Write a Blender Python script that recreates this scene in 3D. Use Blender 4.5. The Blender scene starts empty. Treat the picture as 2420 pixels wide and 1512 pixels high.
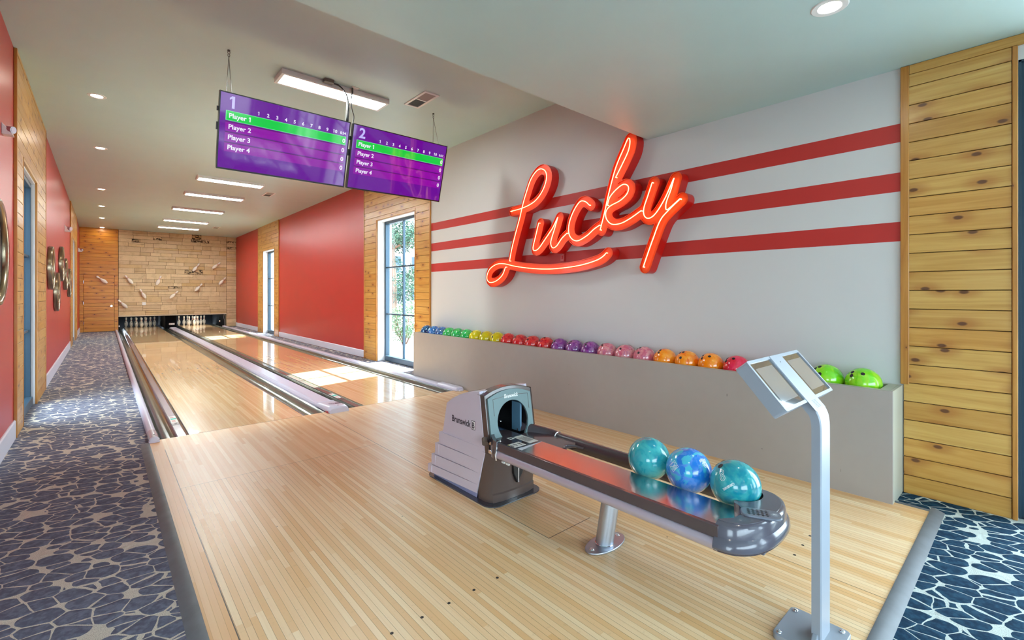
import bpy, bmesh, math, random
from mathutils import Vector, Matrix

# ------------------------------------------------------------------ camera, world, sun, exposure
scene = bpy.context.scene
COL = scene.collection
PI = math.pi
YAW = math.atan2(965.0, 1094.0)
CAM_H = 1.354

cam_data = bpy.data.cameras.new('camera')
cam = bpy.data.objects.new('camera', cam_data)
COL.objects.link(cam)
cam.location = (0.0, 0.0, CAM_H)
cam.rotation_euler = (PI / 2, 0.0, -YAW)
cam_data.sensor_width = 36.0
cam_data.lens = 1094.0 / 2420.0 * 36.0
cam_data.shift_y = -63.0 / 2420.0
cam_data.clip_start = 0.05
cam_data.clip_end = 400.0
scene.camera = cam

scene.view_settings.view_transform = 'Standard'
scene.view_settings.look = 'None'
scene.view_settings.gamma = 1.0
scene.view_settings.use_curve_mapping = False
scene.view_settings.exposure = 1.0
scene.cycles.use_denoising = True
scene.cycles.max_bounces = 8
scene.cycles.diffuse_bounces = 5
scene.cycles.glossy_bounces = 4
scene.cycles.transmission_bounces = 4
scene.cycles.transparent_max_bounces = 12
scene.cycles.sample_clamp_indirect = 8.0
scene.cycles.caustics_reflective = False
scene.cycles.caustics_refractive = False

world = bpy.data.worlds.new('sky')
scene.world = world
world.use_nodes = True
bg = world.node_tree.nodes['Background']
bg.inputs['Color'].default_value = (0.74, 0.87, 1.0, 1.0)
bg.inputs['Strength'].default_value = 7.0

sun_data = bpy.data.lights.new('sun', 'SUN')
sun_data.energy = 26.0
sun_data.angle = math.radians(0.55)
sun_data.color = (1.0, 0.95, 0.86)
sun = bpy.data.objects.new('sun', sun_data)
COL.objects.link(sun)
sun.location = (12, 8, 14)
sun.rotation_euler = Vector((-1.44, -0.32, -1.845)).to_track_quat('-Z', 'Y').to_euler()

FLUOR = 34.0      # radiance of the long ceiling panels
DOWN = 60.0       # radiance of the round downlights


def portal(name, loc, direction, sx, sy):
    d = bpy.data.lights.new(name, 'AREA')
    d.shape = 'RECTANGLE'
    d.size, d.size_y = sx, sy
    d.cycles.is_portal = True
    o = bpy.data.objects.new(name, d)
    COL.objects.link(o)
    o.location = loc
    o.rotation_euler = Vector(direction).to_track_quat('-Z', 'Z').to_euler()


# ------------------------------------------------------------------ dimensions (metres)
XL, XR = -0.636, 4.14          # left and right wall
YFAR = 22.05                   # stone wall
ZC, ZS = 3.67, 2.91            # lane ceiling, soffit
YS = 2.61                      # soffit edge
YF = 5.37                      # foul line
L1, L2, LW = 0.612, 2.355, 1.0541
GW = 0.235


# ------------------------------------------------------------------ material helpers
def lin(c):
    return tuple((v / 255 / 12.92) if v / 255 <= 0.04045 else ((v / 255 + 0.055) / 1.055) ** 2.4 for v in c) + (1.0,)


class NT:
    def __init__(self, name):
        self.m = bpy.data.materials.new(name)
        self.m.use_nodes = True
        self.n = self.m.node_tree.nodes
        self.l = self.m.node_tree.links
        self.b = self.n['Principled BSDF']
        self.out = self.n['Material Output']

    def node(self, t, **kw):
        x = self.n.new(t)
        for k, v in kw.items():
            setattr(x, k, v)
        return x

    def put(self, sock, v):
        if isinstance(v, (int, float)):
            if hasattr(sock.default_value, '__len__'):
                sock.default_value = (v,) * len(sock.default_value)
            else:
                sock.default_value = v
        elif isinstance(v, (tuple, list)):
            sock.default_value = v
        else:
            self.l.new(v, sock)

    def math(self, op, a, b=0.0, c=None):
        x = self.node('ShaderNodeMath', operation=op)
        self.put(x.inputs[0], a)
        self.put(x.inputs[1], b)
        if c is not None:
            self.put(x.inputs[2], c)
        return x.outputs[0]

    def mix(self, f, a, b, blend='MIX'):
        x = self.node('ShaderNodeMix', data_type='RGBA', blend_type=blend)
        self.put(x.inputs[0], f)
        self.put(x.inputs[6], a)
        self.put(x.inputs[7], b)
        return x.outputs[2]

    def obj(self):
        return self.node('ShaderNodeTexCoord').outputs['Object']

    def xyz(self, v=None):
        s = self.node('ShaderNodeSeparateXYZ')
        self.l.new(v if v is not None else self.obj(), s.inputs[0])
        return s.outputs

    def comb(self, x, y, z):
        c = self.node('ShaderNodeCombineXYZ')
        for i, v in enumerate((x, y, z)):
            self.put(c.inputs[i], v)
        return c.outputs[0]

    def noise(self, vec, scale, detail=3.0, rough=0.55, dist=0.0):
        t = self.node('ShaderNodeTexNoise')
        if vec is not None:
            self.l.new(vec, t.inputs['Vector'])
        t.inputs['Scale'].default_value = scale
        t.inputs['Detail'].default_value = detail
        t.inputs['Roughness'].default_value = rough
        t.inputs['Distortion'].default_value = dist
        return t.outputs['Fac']

    def ramp(self, f, stops):
        r = self.node('ShaderNodeValToRGB')
        self.put(r.inputs[0], f)
        e = r.color_ramp.elements
        while len(e) < len(stops):
            e.new(0.5)
        for el, (p, c) in zip(e, stops):
            el.position = p
            el.color = c if len(c) == 4 else lin(c)
        return r.outputs[0]

    def smooth(self, f, lo, hi):
        r = self.node('ShaderNodeMapRange', interpolation_type='SMOOTHSTEP')
        self.put(r.inputs[0], f)
        r.inputs[1].default_value = lo
        r.inputs[2].default_value = hi
        return r.outputs[0]

    def island(self):
        return self.node('ShaderNodeNewGeometry').outputs['Random Per Island']

    def bump(self, h, strength=0.3, dist=0.01):
        b = self.node('ShaderNodeBump')
        b.inputs['Strength'].default_value = strength
        b.inputs['Distance'].default_value = dist
        self.put(b.inputs['Height'], h)
        self.l.new(b.outputs[0], self.b.inputs['Normal'])

    def set(self, **kw):
        for k, v in kw.items():
            self.put(self.b.inputs[k.replace('_', ' ')], v)
        return self.m


def plain(name, c, rough=0.5, metal=0.0, coat=0.0, spec=0.5, var=0.0, emit=None, es=0.0):
    t = NT(name)
    col = lin(c)
    if var:
        f = t.noise(t.obj(), 9.0, 4.0)
        d = tuple(max(0.0, x * (1 - var)) for x in col[:3]) + (1,)
        u = tuple(min(1.0, x * (1 + var)) for x in col[:3]) + (1,)
        t.set(Base_Color=t.mix(f, d, u))
    else:
        t.set(Base_Color=col)
    t.set(Roughness=rough, Metallic=metal)
    t.b.inputs['Coat Weight'].default_value = coat
    t.b.inputs['Coat Roughness'].default_value = 0.06
    t.b.inputs['Specular IOR Level'].default_value = spec
    if emit:
        t.b.inputs['Emission Color'].default_value = emit if len(emit) == 4 else lin(emit)
        t.b.inputs['Emission Strength'].default_value = es
    return t.m


def emitter(name, c, strength):
    t = NT(name)
    t.set(Base_Color=lin((240, 240, 235)), Roughness=0.5)
    t.b.inputs['Emission Color'].default_value = tuple(c) + (1.0,)
    t.b.inputs['Emission Strength'].default_value = strength
    return t.m


def wall_paint(name, c, rough):
    t = NT(name)
    f = t.noise(t.obj(), 2.0, 3.0)
    col = lin(c)
    t.set(Base_Color=t.mix(f, tuple(x * 0.95 for x in col[:3]) + (1,), tuple(min(1, x * 1.05) for x in col[:3]) + (1,)), Roughness=rough)
    t.bump(t.noise(t.obj(), 220.0, 2.0), 0.06, 0.002)
    return t.m


def striped_wall():
    t = NT('grey wall with three red stripes')
    z = t.xyz()[2]
    f = None
    for lo, hi in ((1.715, 1.850), (2.060, 2.192), (2.402, 2.530)):
        g = t.math('MULTIPLY', t.math('GREATER_THAN', z, lo), t.math('LESS_THAN', z, hi))
        f = g if f is None else t.math('ADD', f, g)
    t.set(Base_Color=t.mix(f, lin((205, 204, 203)), lin((186, 44, 38))), Roughness=0.5)
    t.bump(t.noise(t.obj(), 240.0, 2.0), 0.05, 0.002)
    return t.m


def pine(name, along, base=(204, 159, 84), dark=(178, 128, 54), light=(220, 182, 110), knots=0.075):
    """knotty pine boards running along one axis (0 = x, 1 = y, 2 = z)"""
    t = NT(name)
    p = t.xyz()
    a = p[along]
    c = p[2] if along != 2 else p[1]
    r = t.island()
    ro = t.math('MULTIPLY', r, 37.0)
    v = t.comb(t.math('ADD', t.math('MULTIPLY', a, 1.3), ro), t.math('MULTIPLY', c, 26.0), r)
    g = t.noise(v, 1.0, 5.0, 0.6, 0.8)
    v2 = t.comb(t.math('ADD', t.math('MULTIPLY', a, 5.0), ro), t.math('MULTIPLY', c, 150.0), r)
    g2 = t.noise(v2, 1.0, 2.0)
    col = t.ramp(g, [(0.25, dark), (0.5, base), (0.78, light)])
    col = t.mix(t.math('MULTIPLY', g2, 0.25), col, lin(dark))
    tint = t.ramp(r, [(0.0, (232, 214, 190)), (0.5, (255, 255, 255)), (1.0, (248, 226, 196))])
    col = t.mix(0.8, col, tint, 'MULTIPLY')
    vo = t.node('ShaderNodeTexVoronoi', feature='F1', voronoi_dimensions='2D')
    wob = t.math('MULTIPLY', t.math('SUBTRACT', t.noise(t.comb(t.math('MULTIPLY', a, 9.0), t.math('MULTIPLY', c, 30.0), 0.0), 1.0), 0.5), 0.05)
    t.l.new(t.comb(t.math('ADD', t.math('MULTIPLY', a, 2.7), ro), t.math('ADD', t.math('MULTIPLY', c, 5.2), t.math('ADD', wob, t.math('MULTIPLY', r, 5.0))), 0.0), vo.inputs['Vector'])
    vo.inputs['Scale'].default_value = 1.0
    d = vo.outputs['Distance']
    halo = t.math('SUBTRACT', 1.0, t.smooth(d, knots, knots * 4.2))
    core = t.math('SUBTRACT', 1.0, t.smooth(d, knots * 0.55, knots * 1.1))
    col = t.mix(t.math('MULTIPLY', halo, 0.55), col, lin((158, 92, 32)))
    col = t.mix(t.math('MULTIPLY', core, 0.9), col, lin((84, 44, 22)))
    t.set(Base_Color=col, Roughness=0.34)
    t.b.inputs['Coat Weight'].default_value = 0.15
    t.b.inputs['Coat Roughness'].default_value = 0.2
    return t.m


def lane_wood(name, c1, c2, mortar, rough, coat, coat_rough, row=0.0268, blen=0.85, approach=False):
    t = NT(name)
    p = t.xyz()
    ru = t.math('DIVIDE', p[0], row)
    rid = t.math('FLOOR', ru)
    wn = t.node('ShaderNodeTexWhiteNoise', noise_dimensions='1D')
    t.put(wn.inputs['W'], rid)
    sid = t.math('FLOOR', t.math('DIVIDE', t.math('ADD', p[1], t.math('MULTIPLY', wn.outputs['Value'], 9.0)), blen))
    wn2 = t.node('ShaderNodeTexWhiteNoise', noise_dimensions='2D')
    t.l.new(t.comb(rid, sid, 0.0), wn2.inputs['Vector'])
    bcol = t.mix(wn2.outputs['Value'], lin(c1), lin(c2))
    gap = t.math('GREATER_THAN', t.math('ABSOLUTE', t.math('SUBTRACT', t.math('FRACT', ru), 0.5)), 0.5 - 0.0009 / row)
    strong = t.math('ADD', 0.35, t.math('MULTIPLY', wn.outputs['Value'], 0.6))
    if approach:
        strong = t.math('MULTIPLY', strong, t.math('SUBTRACT', 1.0, t.math('MULTIPLY', t.math('GREATER_THAN', p[1], 3.93), 0.8)))
    bcol = t.mix(t.math('MULTIPLY', gap, strong), bcol, lin(mortar))
    g = t.noise(t.comb(t.math('MULTIPLY', p[1], 2.2), t.math('MULTIPLY', p[0], 90.0), 0.0), 1.0, 4.0, 0.6)
    col = t.mix(t.math('MULTIPLY', t.smooth(g, 0.42, 0.75), 0.35), bcol, lin(c2))
    fl = t.noise(t.comb(t.math('MULTIPLY', p[1], 60.0), t.math('MULTIPLY', p[0], 30.0), 0.0), 1.0, 2.0)
    col = t.mix(t.math('MULTIPLY', t.smooth(fl, 0.6, 0.75), 0.10), col, lin(mortar))
    if approach:
        def seg(u, u0, w, v, v0, v1):
            a = t.math('LESS_THAN', t.math('ABSOLUTE', t.math('SUBTRACT', u, u0)), w)
            b = t.math('MULTIPLY', t.math('GREATER_THAN', v, v0), t.math('LESS_THAN', v, v1))
            return t.math('MULTIPLY', a, b)
        x, y = p[0], p[1]
        edge = t.math('MAXIMUM', t.math('LESS_THAN', x, 0.398), t.math('GREATER_THAN', x, 3.735))
        col = t.mix(t.math('MULTIPLY', edge, 0.55), col, lin((226, 166, 108)))
        s = seg(x, 0.398, 0.0022, y, 0.0, 5.0)
        s = t.math('MAXIMUM', s, seg(x, 1.845, 0.0018, y, 1.785, 5.37))
        s = t.math('MAXIMUM', s, seg(y, 1.785, 0.0022, x, 1.845, 2.20))
        s = t.math('MAXIMUM', s, seg(x, 2.60, 0.0015, y, 0.4, 1.9))
        s2 = t.math('MULTIPLY', seg(y, 3.93, 0.003, x, 0.398, 1.845), 0.45)
        s2 = t.math('MAXIMUM', s2, t.math('MULTIPLY', seg(y, 3.10, 0.0018, x, 1.845, 3.7), 0.5))
        col = t.mix(t.math('MAXIMUM', s, s2), col, lin((70, 46, 26)))
    t.set(Base_Color=col, Roughness=rough)
    t.b.inputs['Coat Weight'].default_value = coat
    t.b.inputs['Coat Roughness'].default_value = coat_rough
    return t.m


def carpet(name, base, base2, line, turn):
    t = NT(name)
    p = t.xyz()
    a, c = (p[0], p[1]) if not turn else (p[1], p[0])
    v = t.comb(t.math('MULTIPLY', a, 9.0), t.math('MULTIPLY', t.math('ADD', c, t.math('MULTIPLY', a, 0.22)), 11.0), 0.0)
    nz = t.node('ShaderNodeTexNoise')
    t.l.new(v, nz.inputs['Vector'])
    nz.inputs['Scale'].default_value = 0.7
    off = t.node('ShaderNodeVectorMath', operation='SCALE')
    t.l.new(nz.outputs['Color'], off.inputs[0])
    off.inputs[3].default_value = 0.25
    add = t.node('ShaderNodeVectorMath', operation='ADD')
    t.l.new(v, add.inputs[0])
    t.l.new(off.outputs[0], add.inputs[1])
    vo = t.node('ShaderNodeTexVoronoi', feature='DISTANCE_TO_EDGE')
    t.l.new(add.outputs[0], vo.inputs['Vector'])
    vo.inputs['Scale'].default_value = 1.0
    vo.inputs['Randomness'].default_value = 0.80
    d = vo.outputs['Distance']
    wid = t.math('ADD', 0.018, t.math('MULTIPLY', t.smooth(t.noise(v, 0.9, 2.0), 0.35, 0.70), 0.035))
    v1 = t.node('ShaderNodeTexVoronoi', feature='F1')
    t.l.new(add.outputs[0], v1.inputs['Vector'])
    v1.inputs['Scale'].default_value = 1.0
    v1.inputs['Randomness'].default_value = 0.80
    mask = t.math('MAXIMUM', t.math('LESS_THAN', d, wid), t.math('GREATER_THAN', v1.outputs['Distance'], 0.69))
    fib = t.noise(t.obj(), 420.0, 1.0)
    pile = t.noise(t.obj(), 38.0, 3.0)
    bc = t.mix(t.smooth(pile, 0.35, 0.68), lin(base), lin(base2))
    bc = t.mix(t.math('MULTIPLY', fib, 0.35), bc, lin(tuple(x * 0.6 for x in base)))
    lc = t.mix(t.math('GREATER_THAN', fib, 0.56), lin(line), lin(tuple(x * 0.72 for x in line)))
    t.set(Base_Color=t.mix(mask, bc, lc), Roughness=0.95)
    t.b.inputs['Specular IOR Level'].default_value = 0.15
    t.bump(t.math('ADD', t.math('MULTIPLY', t.smooth(d, 0.0, 0.2), 1.0), t.math('MULTIPLY', fib, 0.5)), 0.5, 0.006)
    return t.m


def marble(name, a, b, c=None, scale=7.0, sharp=(0.38, 0.62)):
    t = NT(name)
    oi = t.node('ShaderNodeObjectInfo').outputs['Random']
    p = t.obj()
    ad = t.node('ShaderNodeVectorMath', operation='ADD')
    t.l.new(p, ad.inputs[0])
    t.l.new(t.comb(t.math('MULTIPLY', oi, 31.0), t.math('MULTIPLY', oi, 17.0), 0.0), ad.inputs[1])
    f = t.noise(ad.outputs[0], scale, 3.0, 0.5, 2.4)
    col = t.mix(t.smooth(f, sharp[0], sharp[1]), lin(a), lin(b))
    if c:
        g = t.noise(ad.outputs[0], scale * 1.3, 3.0, 0.5, 3.0)
        col = t.mix(t.smooth(g, 0.52, 0.64), col, lin(c))
    t.set(Base_Color=col, Roughness=0.16)
    t.b.inputs['Coat Weight'].default_value = 0.6
    t.b.inputs['Coat Roughness'].default_value = 0.04
    return t.m


def stone():
    t = NT('buff ashlar stone')
    r = t.island()
    col = t.ramp(r, [(0.0, (188, 164, 126)), (0.3, (208, 186, 148)), (0.55, (200, 178, 144)), (0.8, (218, 198, 160)), (1.0, (196, 166, 118))])
    p = t.obj()
    n1 = t.noise(p, 6.0, 5.0, 0.65)
    col = t.mix(t.math('MULTIPLY', t.smooth(n1, 0.45, 0.75), 0.35), col, lin((140, 116, 80)))
    q = t.xyz(p)
    n2 = t.noise(t.comb(t.math('MULTIPLY', q[0], 9.0), q[1], t.math('MULTIPLY', q[2], 16.0)), 1.0, 4.0, 0.7, 1.0)
    rough = t.math('MULTIPLY', t.math('GREATER_THAN', t.math('FRACT', t.math('MULTIPLY', r, 7.13)), 0.93), t.smooth(n2, 0.46, 0.56))
    col = t.mix(rough, col, lin((58, 50, 34)))
    t.set(Base_Color=col, Roughness=0.85)
    t.bump(t.noise(p, 30.0, 5.0), 0.5, 0.01)
    return t.m


def glass_mat():
    t = NT('clear window glass')
    tr = t.node('ShaderNodeBsdfTransparent')
    tr.inputs[0].default_value = (0.93, 0.97, 0.97, 1)
    gl = t.node('ShaderNodeBsdfGlossy')
    gl.inputs['Roughness'].default_value = 0.0
    lw = t.node('ShaderNodeLayerWeight')
    lw.inputs[0].default_value = 0.5
    fr = t.math('ADD', 0.04, t.math('MULTIPLY', t.math('POWER', lw.outputs['Facing'], 5.0), 0.9))
    mx = t.node('ShaderNodeMixShader')
    t.l.new(fr, mx.inputs[0])
    t.l.new(tr.outputs[0], mx.inputs[1])
    t.l.new(gl.outputs[0], mx.inputs[2])
    t.l.new(mx.outputs[0], t.out.inputs['Surface'])
    return t.m


def steel(name, c, rough, aniso_axis=None):
    t = NT(name)
    t.set(Base_Color=lin(c), Metallic=1.0)
    f = t.noise(t.obj(), 60.0, 2.0)
    t.set(Roughness=t.math('ADD', rough, t.math('MULTIPLY', f, 0.06)))
    return t.m


M = {}
M['plaster'] = wall_paint('pale grey ceiling plaster', (182, 207, 205), 0.42)
M['red'] = wall_paint('satin red wall paint', (184, 50, 46), 0.36)
M['grey_wall'] = wall_paint('pale grey wall paint', (205, 204, 203), 0.5)
M['striped'] = striped_wall()
M['white'] = plain('white gloss paint', (232, 234, 236), 0.35)
M['base'] = plain('pale lavender baseboard paint', (214, 214, 226), 0.35)
M['pine_y'] = pine('knotty pine along the room', 1)
M['pine_x'] = pine('amber pine across the room', 0, base=(204, 142, 38), dark=(172, 106, 20), light=(222, 168, 66), knots=0.07)
M['pine_z'] = pine('pine trim upright', 2, base=(190, 136, 62), dark=(164, 108, 38), light=(206, 158, 84), knots=0.02)
M['groove'] = plain('dark board gap', (58, 36, 18), 0.9)
M['approach'] = lane_wood('maple approach boards', (250, 221, 180), (233, 184, 126), (128, 84, 44), 0.36, 0.22, 0.26, blen=1.2, approach=True)
M['lane'] = lane_wood('lacquered maple lane', (244, 212, 164), (226, 182, 126), (196, 148, 94), 0.22, 0.8, 0.03, blen=1.6)
M['carpet'] = carpet('slate leaf carpet', (98, 100, 118), (124, 127, 146), (214, 204, 190), False)
M['carpet_turn'] = carpet('blue leaf carpet', (22, 52, 78), (40, 78, 104), (206, 214, 210), True)
M['stone'] = stone()
M['mortar'] = plain('dark stone joint', (74, 60, 40), 0.95)
M['glass'] = glass_mat()
M['frame'] = plain('blue grey window metal', (46, 68, 84), 0.35, 0.3)
M['rubber'] = plain('grey rubber edge strip', (104, 108, 114), 0.5, var=0.3)
M['gutter'] = plain('grey green gutter plastic', (104, 106, 96), 0.16, coat=0.5, var=0.1)
M['bumper'] = plain('purple grey bumper plastic', (120, 92, 112), 0.25, coat=0.4)
M['bumper_dark'] = plain('dark grey bumper plastic', (88, 92, 88), 0.25, coat=0.4)
M['capping'] = plain('lavender capping metal', (206, 204, 222), 0.25)
M['capping_clear'] = plain('cloudy end cap plastic', (200, 196, 206), 0.15, coat=0.6)
M['black'] = plain('black plastic', (16, 17, 20), 0.35)
M['pit'] = plain('matt black pit panel', (4, 5, 7), 0.8, spec=0.1)
M['black_line'] = plain('black line', (24, 22, 24), 0.5)
M['sticker'] = plain('white sticker', (235, 235, 230), 0.5)
M['teal_ink'] = plain('teal ink', (70, 190, 170), 0.5)
M['red_ink'] = plain('red ink', (190, 60, 60), 0.5)
M['red_plastic'] = plain('red plastic', (160, 24, 36), 0.3)
M['pin'] = plain('white pin coating', (236, 232, 222), 0.25, coat=0.4)
M['pin_red'] = plain('red neck stripe', (176, 30, 34), 0.3)
M['pin_ink'] = plain('dark pin emblem', (40, 36, 44), 0.4)
M['rack'] = plain('taupe laminate', (164, 156, 150), 0.4, var=0.04)
M['rack_end'] = plain('pale sage laminate', (182, 182, 168), 0.4, var=0.03)
M['rack_in'] = plain('dark slate trough', (70, 76, 84), 0.5)
M['hood'] = plain('lavender grey hood plastic', (206, 198, 212), 0.42, var=0.03)
M['hood_dark'] = plain('dark taupe hood plastic', (88, 74, 70), 0.2, coat=0.3)
M['hood_face'] = plain('teal grey face plate', (104, 128, 130), 0.4)
M['track_dark'] = plain('dark plum track plastic', (74, 64, 70), 0.22, coat=0.5)
M['track_silver'] = plain('satin silver tube', (190, 180, 194), 0.32, 0.35)
M['tray'] = steel('brushed steel tray', (214, 208, 206), 0.16)
M['chrome'] = steel('chrome', (220, 220, 224), 0.05)
M['leg_steel'] = steel('brushed silver post', (190, 196, 208), 0.36)
M['cap_plastic'] = plain('slate end cap plastic', (92, 90, 102), 0.2, coat=0.35)
M['kiosk'] = plain('pale blue grey powder coat', (154, 161, 172), 0.34)
M['screen_off'] = plain('dark tablet glass', (96, 92, 88), 0.03, coat=1.0, spec=0.9)
M['screen_in'] = plain('tablet display with pale reflection', (150, 146, 144), 0.04, coat=1.0, spec=0.9)  # display kept paler than the glass: ceiling reflection put into its colour
M['tv_body'] = plain('black television casing', (20, 20, 24), 0.3)
M['cable'] = plain('black cable', (26, 26, 28), 0.5)
M['wire'] = plain('grey steel wire', (90, 88, 84), 0.4, 0.6)
M['fix_white'] = plain('white light casing', (226, 226, 224), 0.4)
M['vent_in'] = plain('grey vent slats', (170, 164, 160), 0.5)
M['lamp'] = emitter('white diffuser', (0.93, 1.0, 0.98), FLUOR)
M['down'] = emitter('warm downlight lens', (1.0, 0.90, 0.74), DOWN)
M['sign_face'] = plain('orange red sign face', (236, 80, 5), 0.4, coat=0.1)
M['sign_side'] = plain('deep red sign side', (196, 22, 14), 0.35)
M['neon'] = emitter('neon glow', (1.0, 0.25, 0.08), 3.4)
M['mirror'] = steel('mirror glass', (210, 214, 216), 0.01)
M['mirror_rim'] = steel('antique bronze rim', (156, 140, 116), 0.22)
M['hole'] = plain('dark finger hole', (22, 20, 24), 0.6)
M['mark'] = plain('white ball print', (236, 246, 246), 0.4)
M['mark_dark'] = plain('dark print', (26, 24, 44), 0.4)
M['white_print'] = plain('white print', (240, 242, 242), 0.4)


# ------------------------------------------------------------------ mesh builder
class MB:
    def __init__(self):
        self.v, self.f, self.mi = [], [], []

    def add(self, verts, faces, mi=0, M4=None):
        k = len(self.v)
        for p in verts:
            p = Vector(p)
            self.v.append(tuple(M4 @ p) if M4 is not None else tuple(p))
        for i, fc in enumerate(faces):
            self.f.append(tuple(k + j for j in fc))
            self.mi.append(mi[i] if isinstance(mi, list) else mi)
        return self

    def box(self, x0, x1, y0, y1, z0, z1, mi=0, M4=None):
        x0, x1 = sorted((x0, x1)); y0, y1 = sorted((y0, y1)); z0, z1 = sorted((z0, z1))
        v = [(x0, y0, z0), (x1, y0, z0), (x1, y1, z0), (x0, y1, z0), (x0, y0, z1), (x1, y0, z1), (x1, y1, z1), (x0, y1, z1)]
        return self.add(v, [(0, 3, 2, 1), (4, 5, 6, 7), (0, 1, 5, 4), (1, 2, 6, 5), (2, 3, 7, 6), (3, 0, 4, 7)], mi, M4)

    def prism(self, poly, axis, a0, a1, mi=0, side=None, M4=None):
        """extrude a 2D outline along x, y or z; outline in the other two axes in order"""
        area = sum(poly[i][0] * poly[(i + 1) % len(poly)][1] - poly[(i + 1) % len(poly)][0] * poly[i][1] for i in range(len(poly)))
        if area < 0:
            poly = list(reversed(poly))
        a0, a1 = sorted((a0, a1))
        put = {'x': lambda p, a: (a, p[0], p[1]), 'y': lambda p, a: (p[1], a, p[0]), 'z': lambda p, a: (p[0], p[1], a)}[axis]
        if axis == 'y':
            put = lambda p, a: (p[0], a, p[1])
            a0, a1 = a1, a0
        n = len(poly)
        v = [put(p, a0) for p in poly] + [put(p, a1) for p in poly]
        f = [tuple(reversed(range(n))), tuple(range(n, 2 * n))] + [(i, (i + 1) % n, n + (i + 1) % n, n + i) for i in range(n)]
        m = [mi, mi] + [mi if side is None else side] * n
        return self.add(v, f, m, M4)

    def lathe(self, prof, n=24, mi=0, M4=None, mis=None):
        v, f, m = [], [], []
        for r, z in prof:
            for k in range(n):
                a = 2 * PI * k / n
                v.append((max(r, 1e-5) * math.cos(a), max(r, 1e-5) * math.sin(a), z))
        for i in range(len(prof) - 1):
            for k in range(n):
                j = (k + 1) % n
                f.append((i * n + k, i * n + j, (i + 1) * n + j, (i + 1) * n + k))
                m.append(mis[i] if mis else mi)
        if prof[0][0] > 1e-4:
            f.append(tuple(reversed(range(n)))); m.append(mis[0] if mis else mi)
        if prof[-1][0] > 1e-4:
            f.append(tuple((len(prof) - 1) * n + k for k in range(n))); m.append(mis[-1] if mis else mi)
        return self.add(v, f, m, M4)

    def cyl(self, p0, p1, r, n=20, mi=0, r1=None):
        p0, p1 = Vector(p0), Vector(p1)
        d = p1 - p0
        M4 = Matrix.Translation(p0) @ d.to_track_quat('Z', 'Y').to_matrix().to_4x4()
        return self.lathe([(r, 0.0), (r if r1 is None else r1, d.length)], n, mi, M4)

    def tube(self, path, r, n=8, mi=0, closed=False):
        path = [Vector(p) for p in path]
        N = len(path)
        v, f = [], []
        ref = None
        for i, p in enumerate(path):
            if closed:
                t = path[(i + 1) % N] - path[i - 1]
            else:
                t = path[min(i + 1, N - 1)] - path[max(i - 1, 0)]
            t.normalize()
            if ref is None:
                ref = t.orthogonal().normalized()
            ref = (ref - t * ref.dot(t)).normalized()
            b = t.cross(ref)
            rr = r[i] if isinstance(r, (list, tuple)) else r
            for k in range(n):
                a = 2 * PI * k / n
                v.append(p + ref * math.cos(a) * rr + b * math.sin(a) * rr)
        for i in range(N if closed else N - 1):
            for k in range(n):
                j, i2 = (k + 1) % n, (i + 1) % N
                f.append((i * n + k, i * n + j, i2 * n + j, i2 * n + k))
        if not closed:
            f.append(tuple(reversed(range(n))))
            f.append(tuple((N - 1) * n + k for k in range(n)))
        return self.add(v, f, mi)

    def sphere(self, c, r, seg=40, rings=24, mi=0):
        prof = [(r * math.sin(PI * i / rings), -r * math.cos(PI * i / rings)) for i in range(rings + 1)]
        return self.lathe(prof, seg, mi, Matrix.Translation(c))

    def build(self, name, mats, parent=None, loc=None, smooth=35.0, bevel=0.0, seg=2, kind=None):
        me = bpy.data.meshes.new(name)
        me.from_pydata(self.v, [], self.f)
        if not isinstance(mats, (list, tuple)):
            mats = [mats]
        for m in mats:
            me.materials.append(M[m] if isinstance(m, str) else m)
        me.polygons.foreach_set('material_index', self.mi)
        bm = bmesh.new()
        bm.from_mesh(me)
        bmesh.ops.remove_doubles(bm, verts=bm.verts, dist=2e-5)
        bm.to_mesh(me)
        bm.free()
        if smooth:
            me.polygons.foreach_set('use_smooth', [True] * len(me.polygons))
            me.set_sharp_from_angle(angle=math.radians(smooth))
        o = bpy.data.objects.new(name, me)
        COL.objects.link(o)
        if loc is not None:
            o.location = loc
        if parent is not None:
            o.parent = parent
        if bevel:
            b = o.modifiers.new('bevel', 'BEVEL')
            b.width, b.segments, b.limit_method = bevel, seg, 'ANGLE'
            b.angle_limit = math.radians(40)
        if kind:
            o['kind'] = kind
        return o


def thing(name, label, cat, loc=(0, 0, 0), rotz=0.0, group=None):
    o = bpy.data.objects.new(name, None)
    o.empty_display_size = 0.1
    COL.objects.link(o)
    o.location = loc
    o.rotation_euler = (0, 0, rotz)
    return tag(o, label, cat, group)


def tag(o, label, cat, group=None):
    o['label'] = label
    o['category'] = cat
    if group:
        o['group'] = group
    return o


def struct_root(name, loc=(0, 0, 0)):
    o = bpy.data.objects.new(name, None)
    COL.objects.link(o)
    o.location = loc
    o['kind'] = 'structure'
    return o


def dup(root, loc, rot=None, label=None, group=None):
    r = root.copy()
    COL.objects.link(r)
    r.location = loc
    if rot is not None:
        r.rotation_euler = rot
    if label:
        r['label'] = label
    if group:
        r['group'] = group
    for ch in list(root.children):
        c = ch.copy()
        COL.objects.link(c)
        c.parent = r
        for g in list(ch.children):
            d = g.copy()
            COL.objects.link(d)
            d.parent = c
    return r


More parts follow.
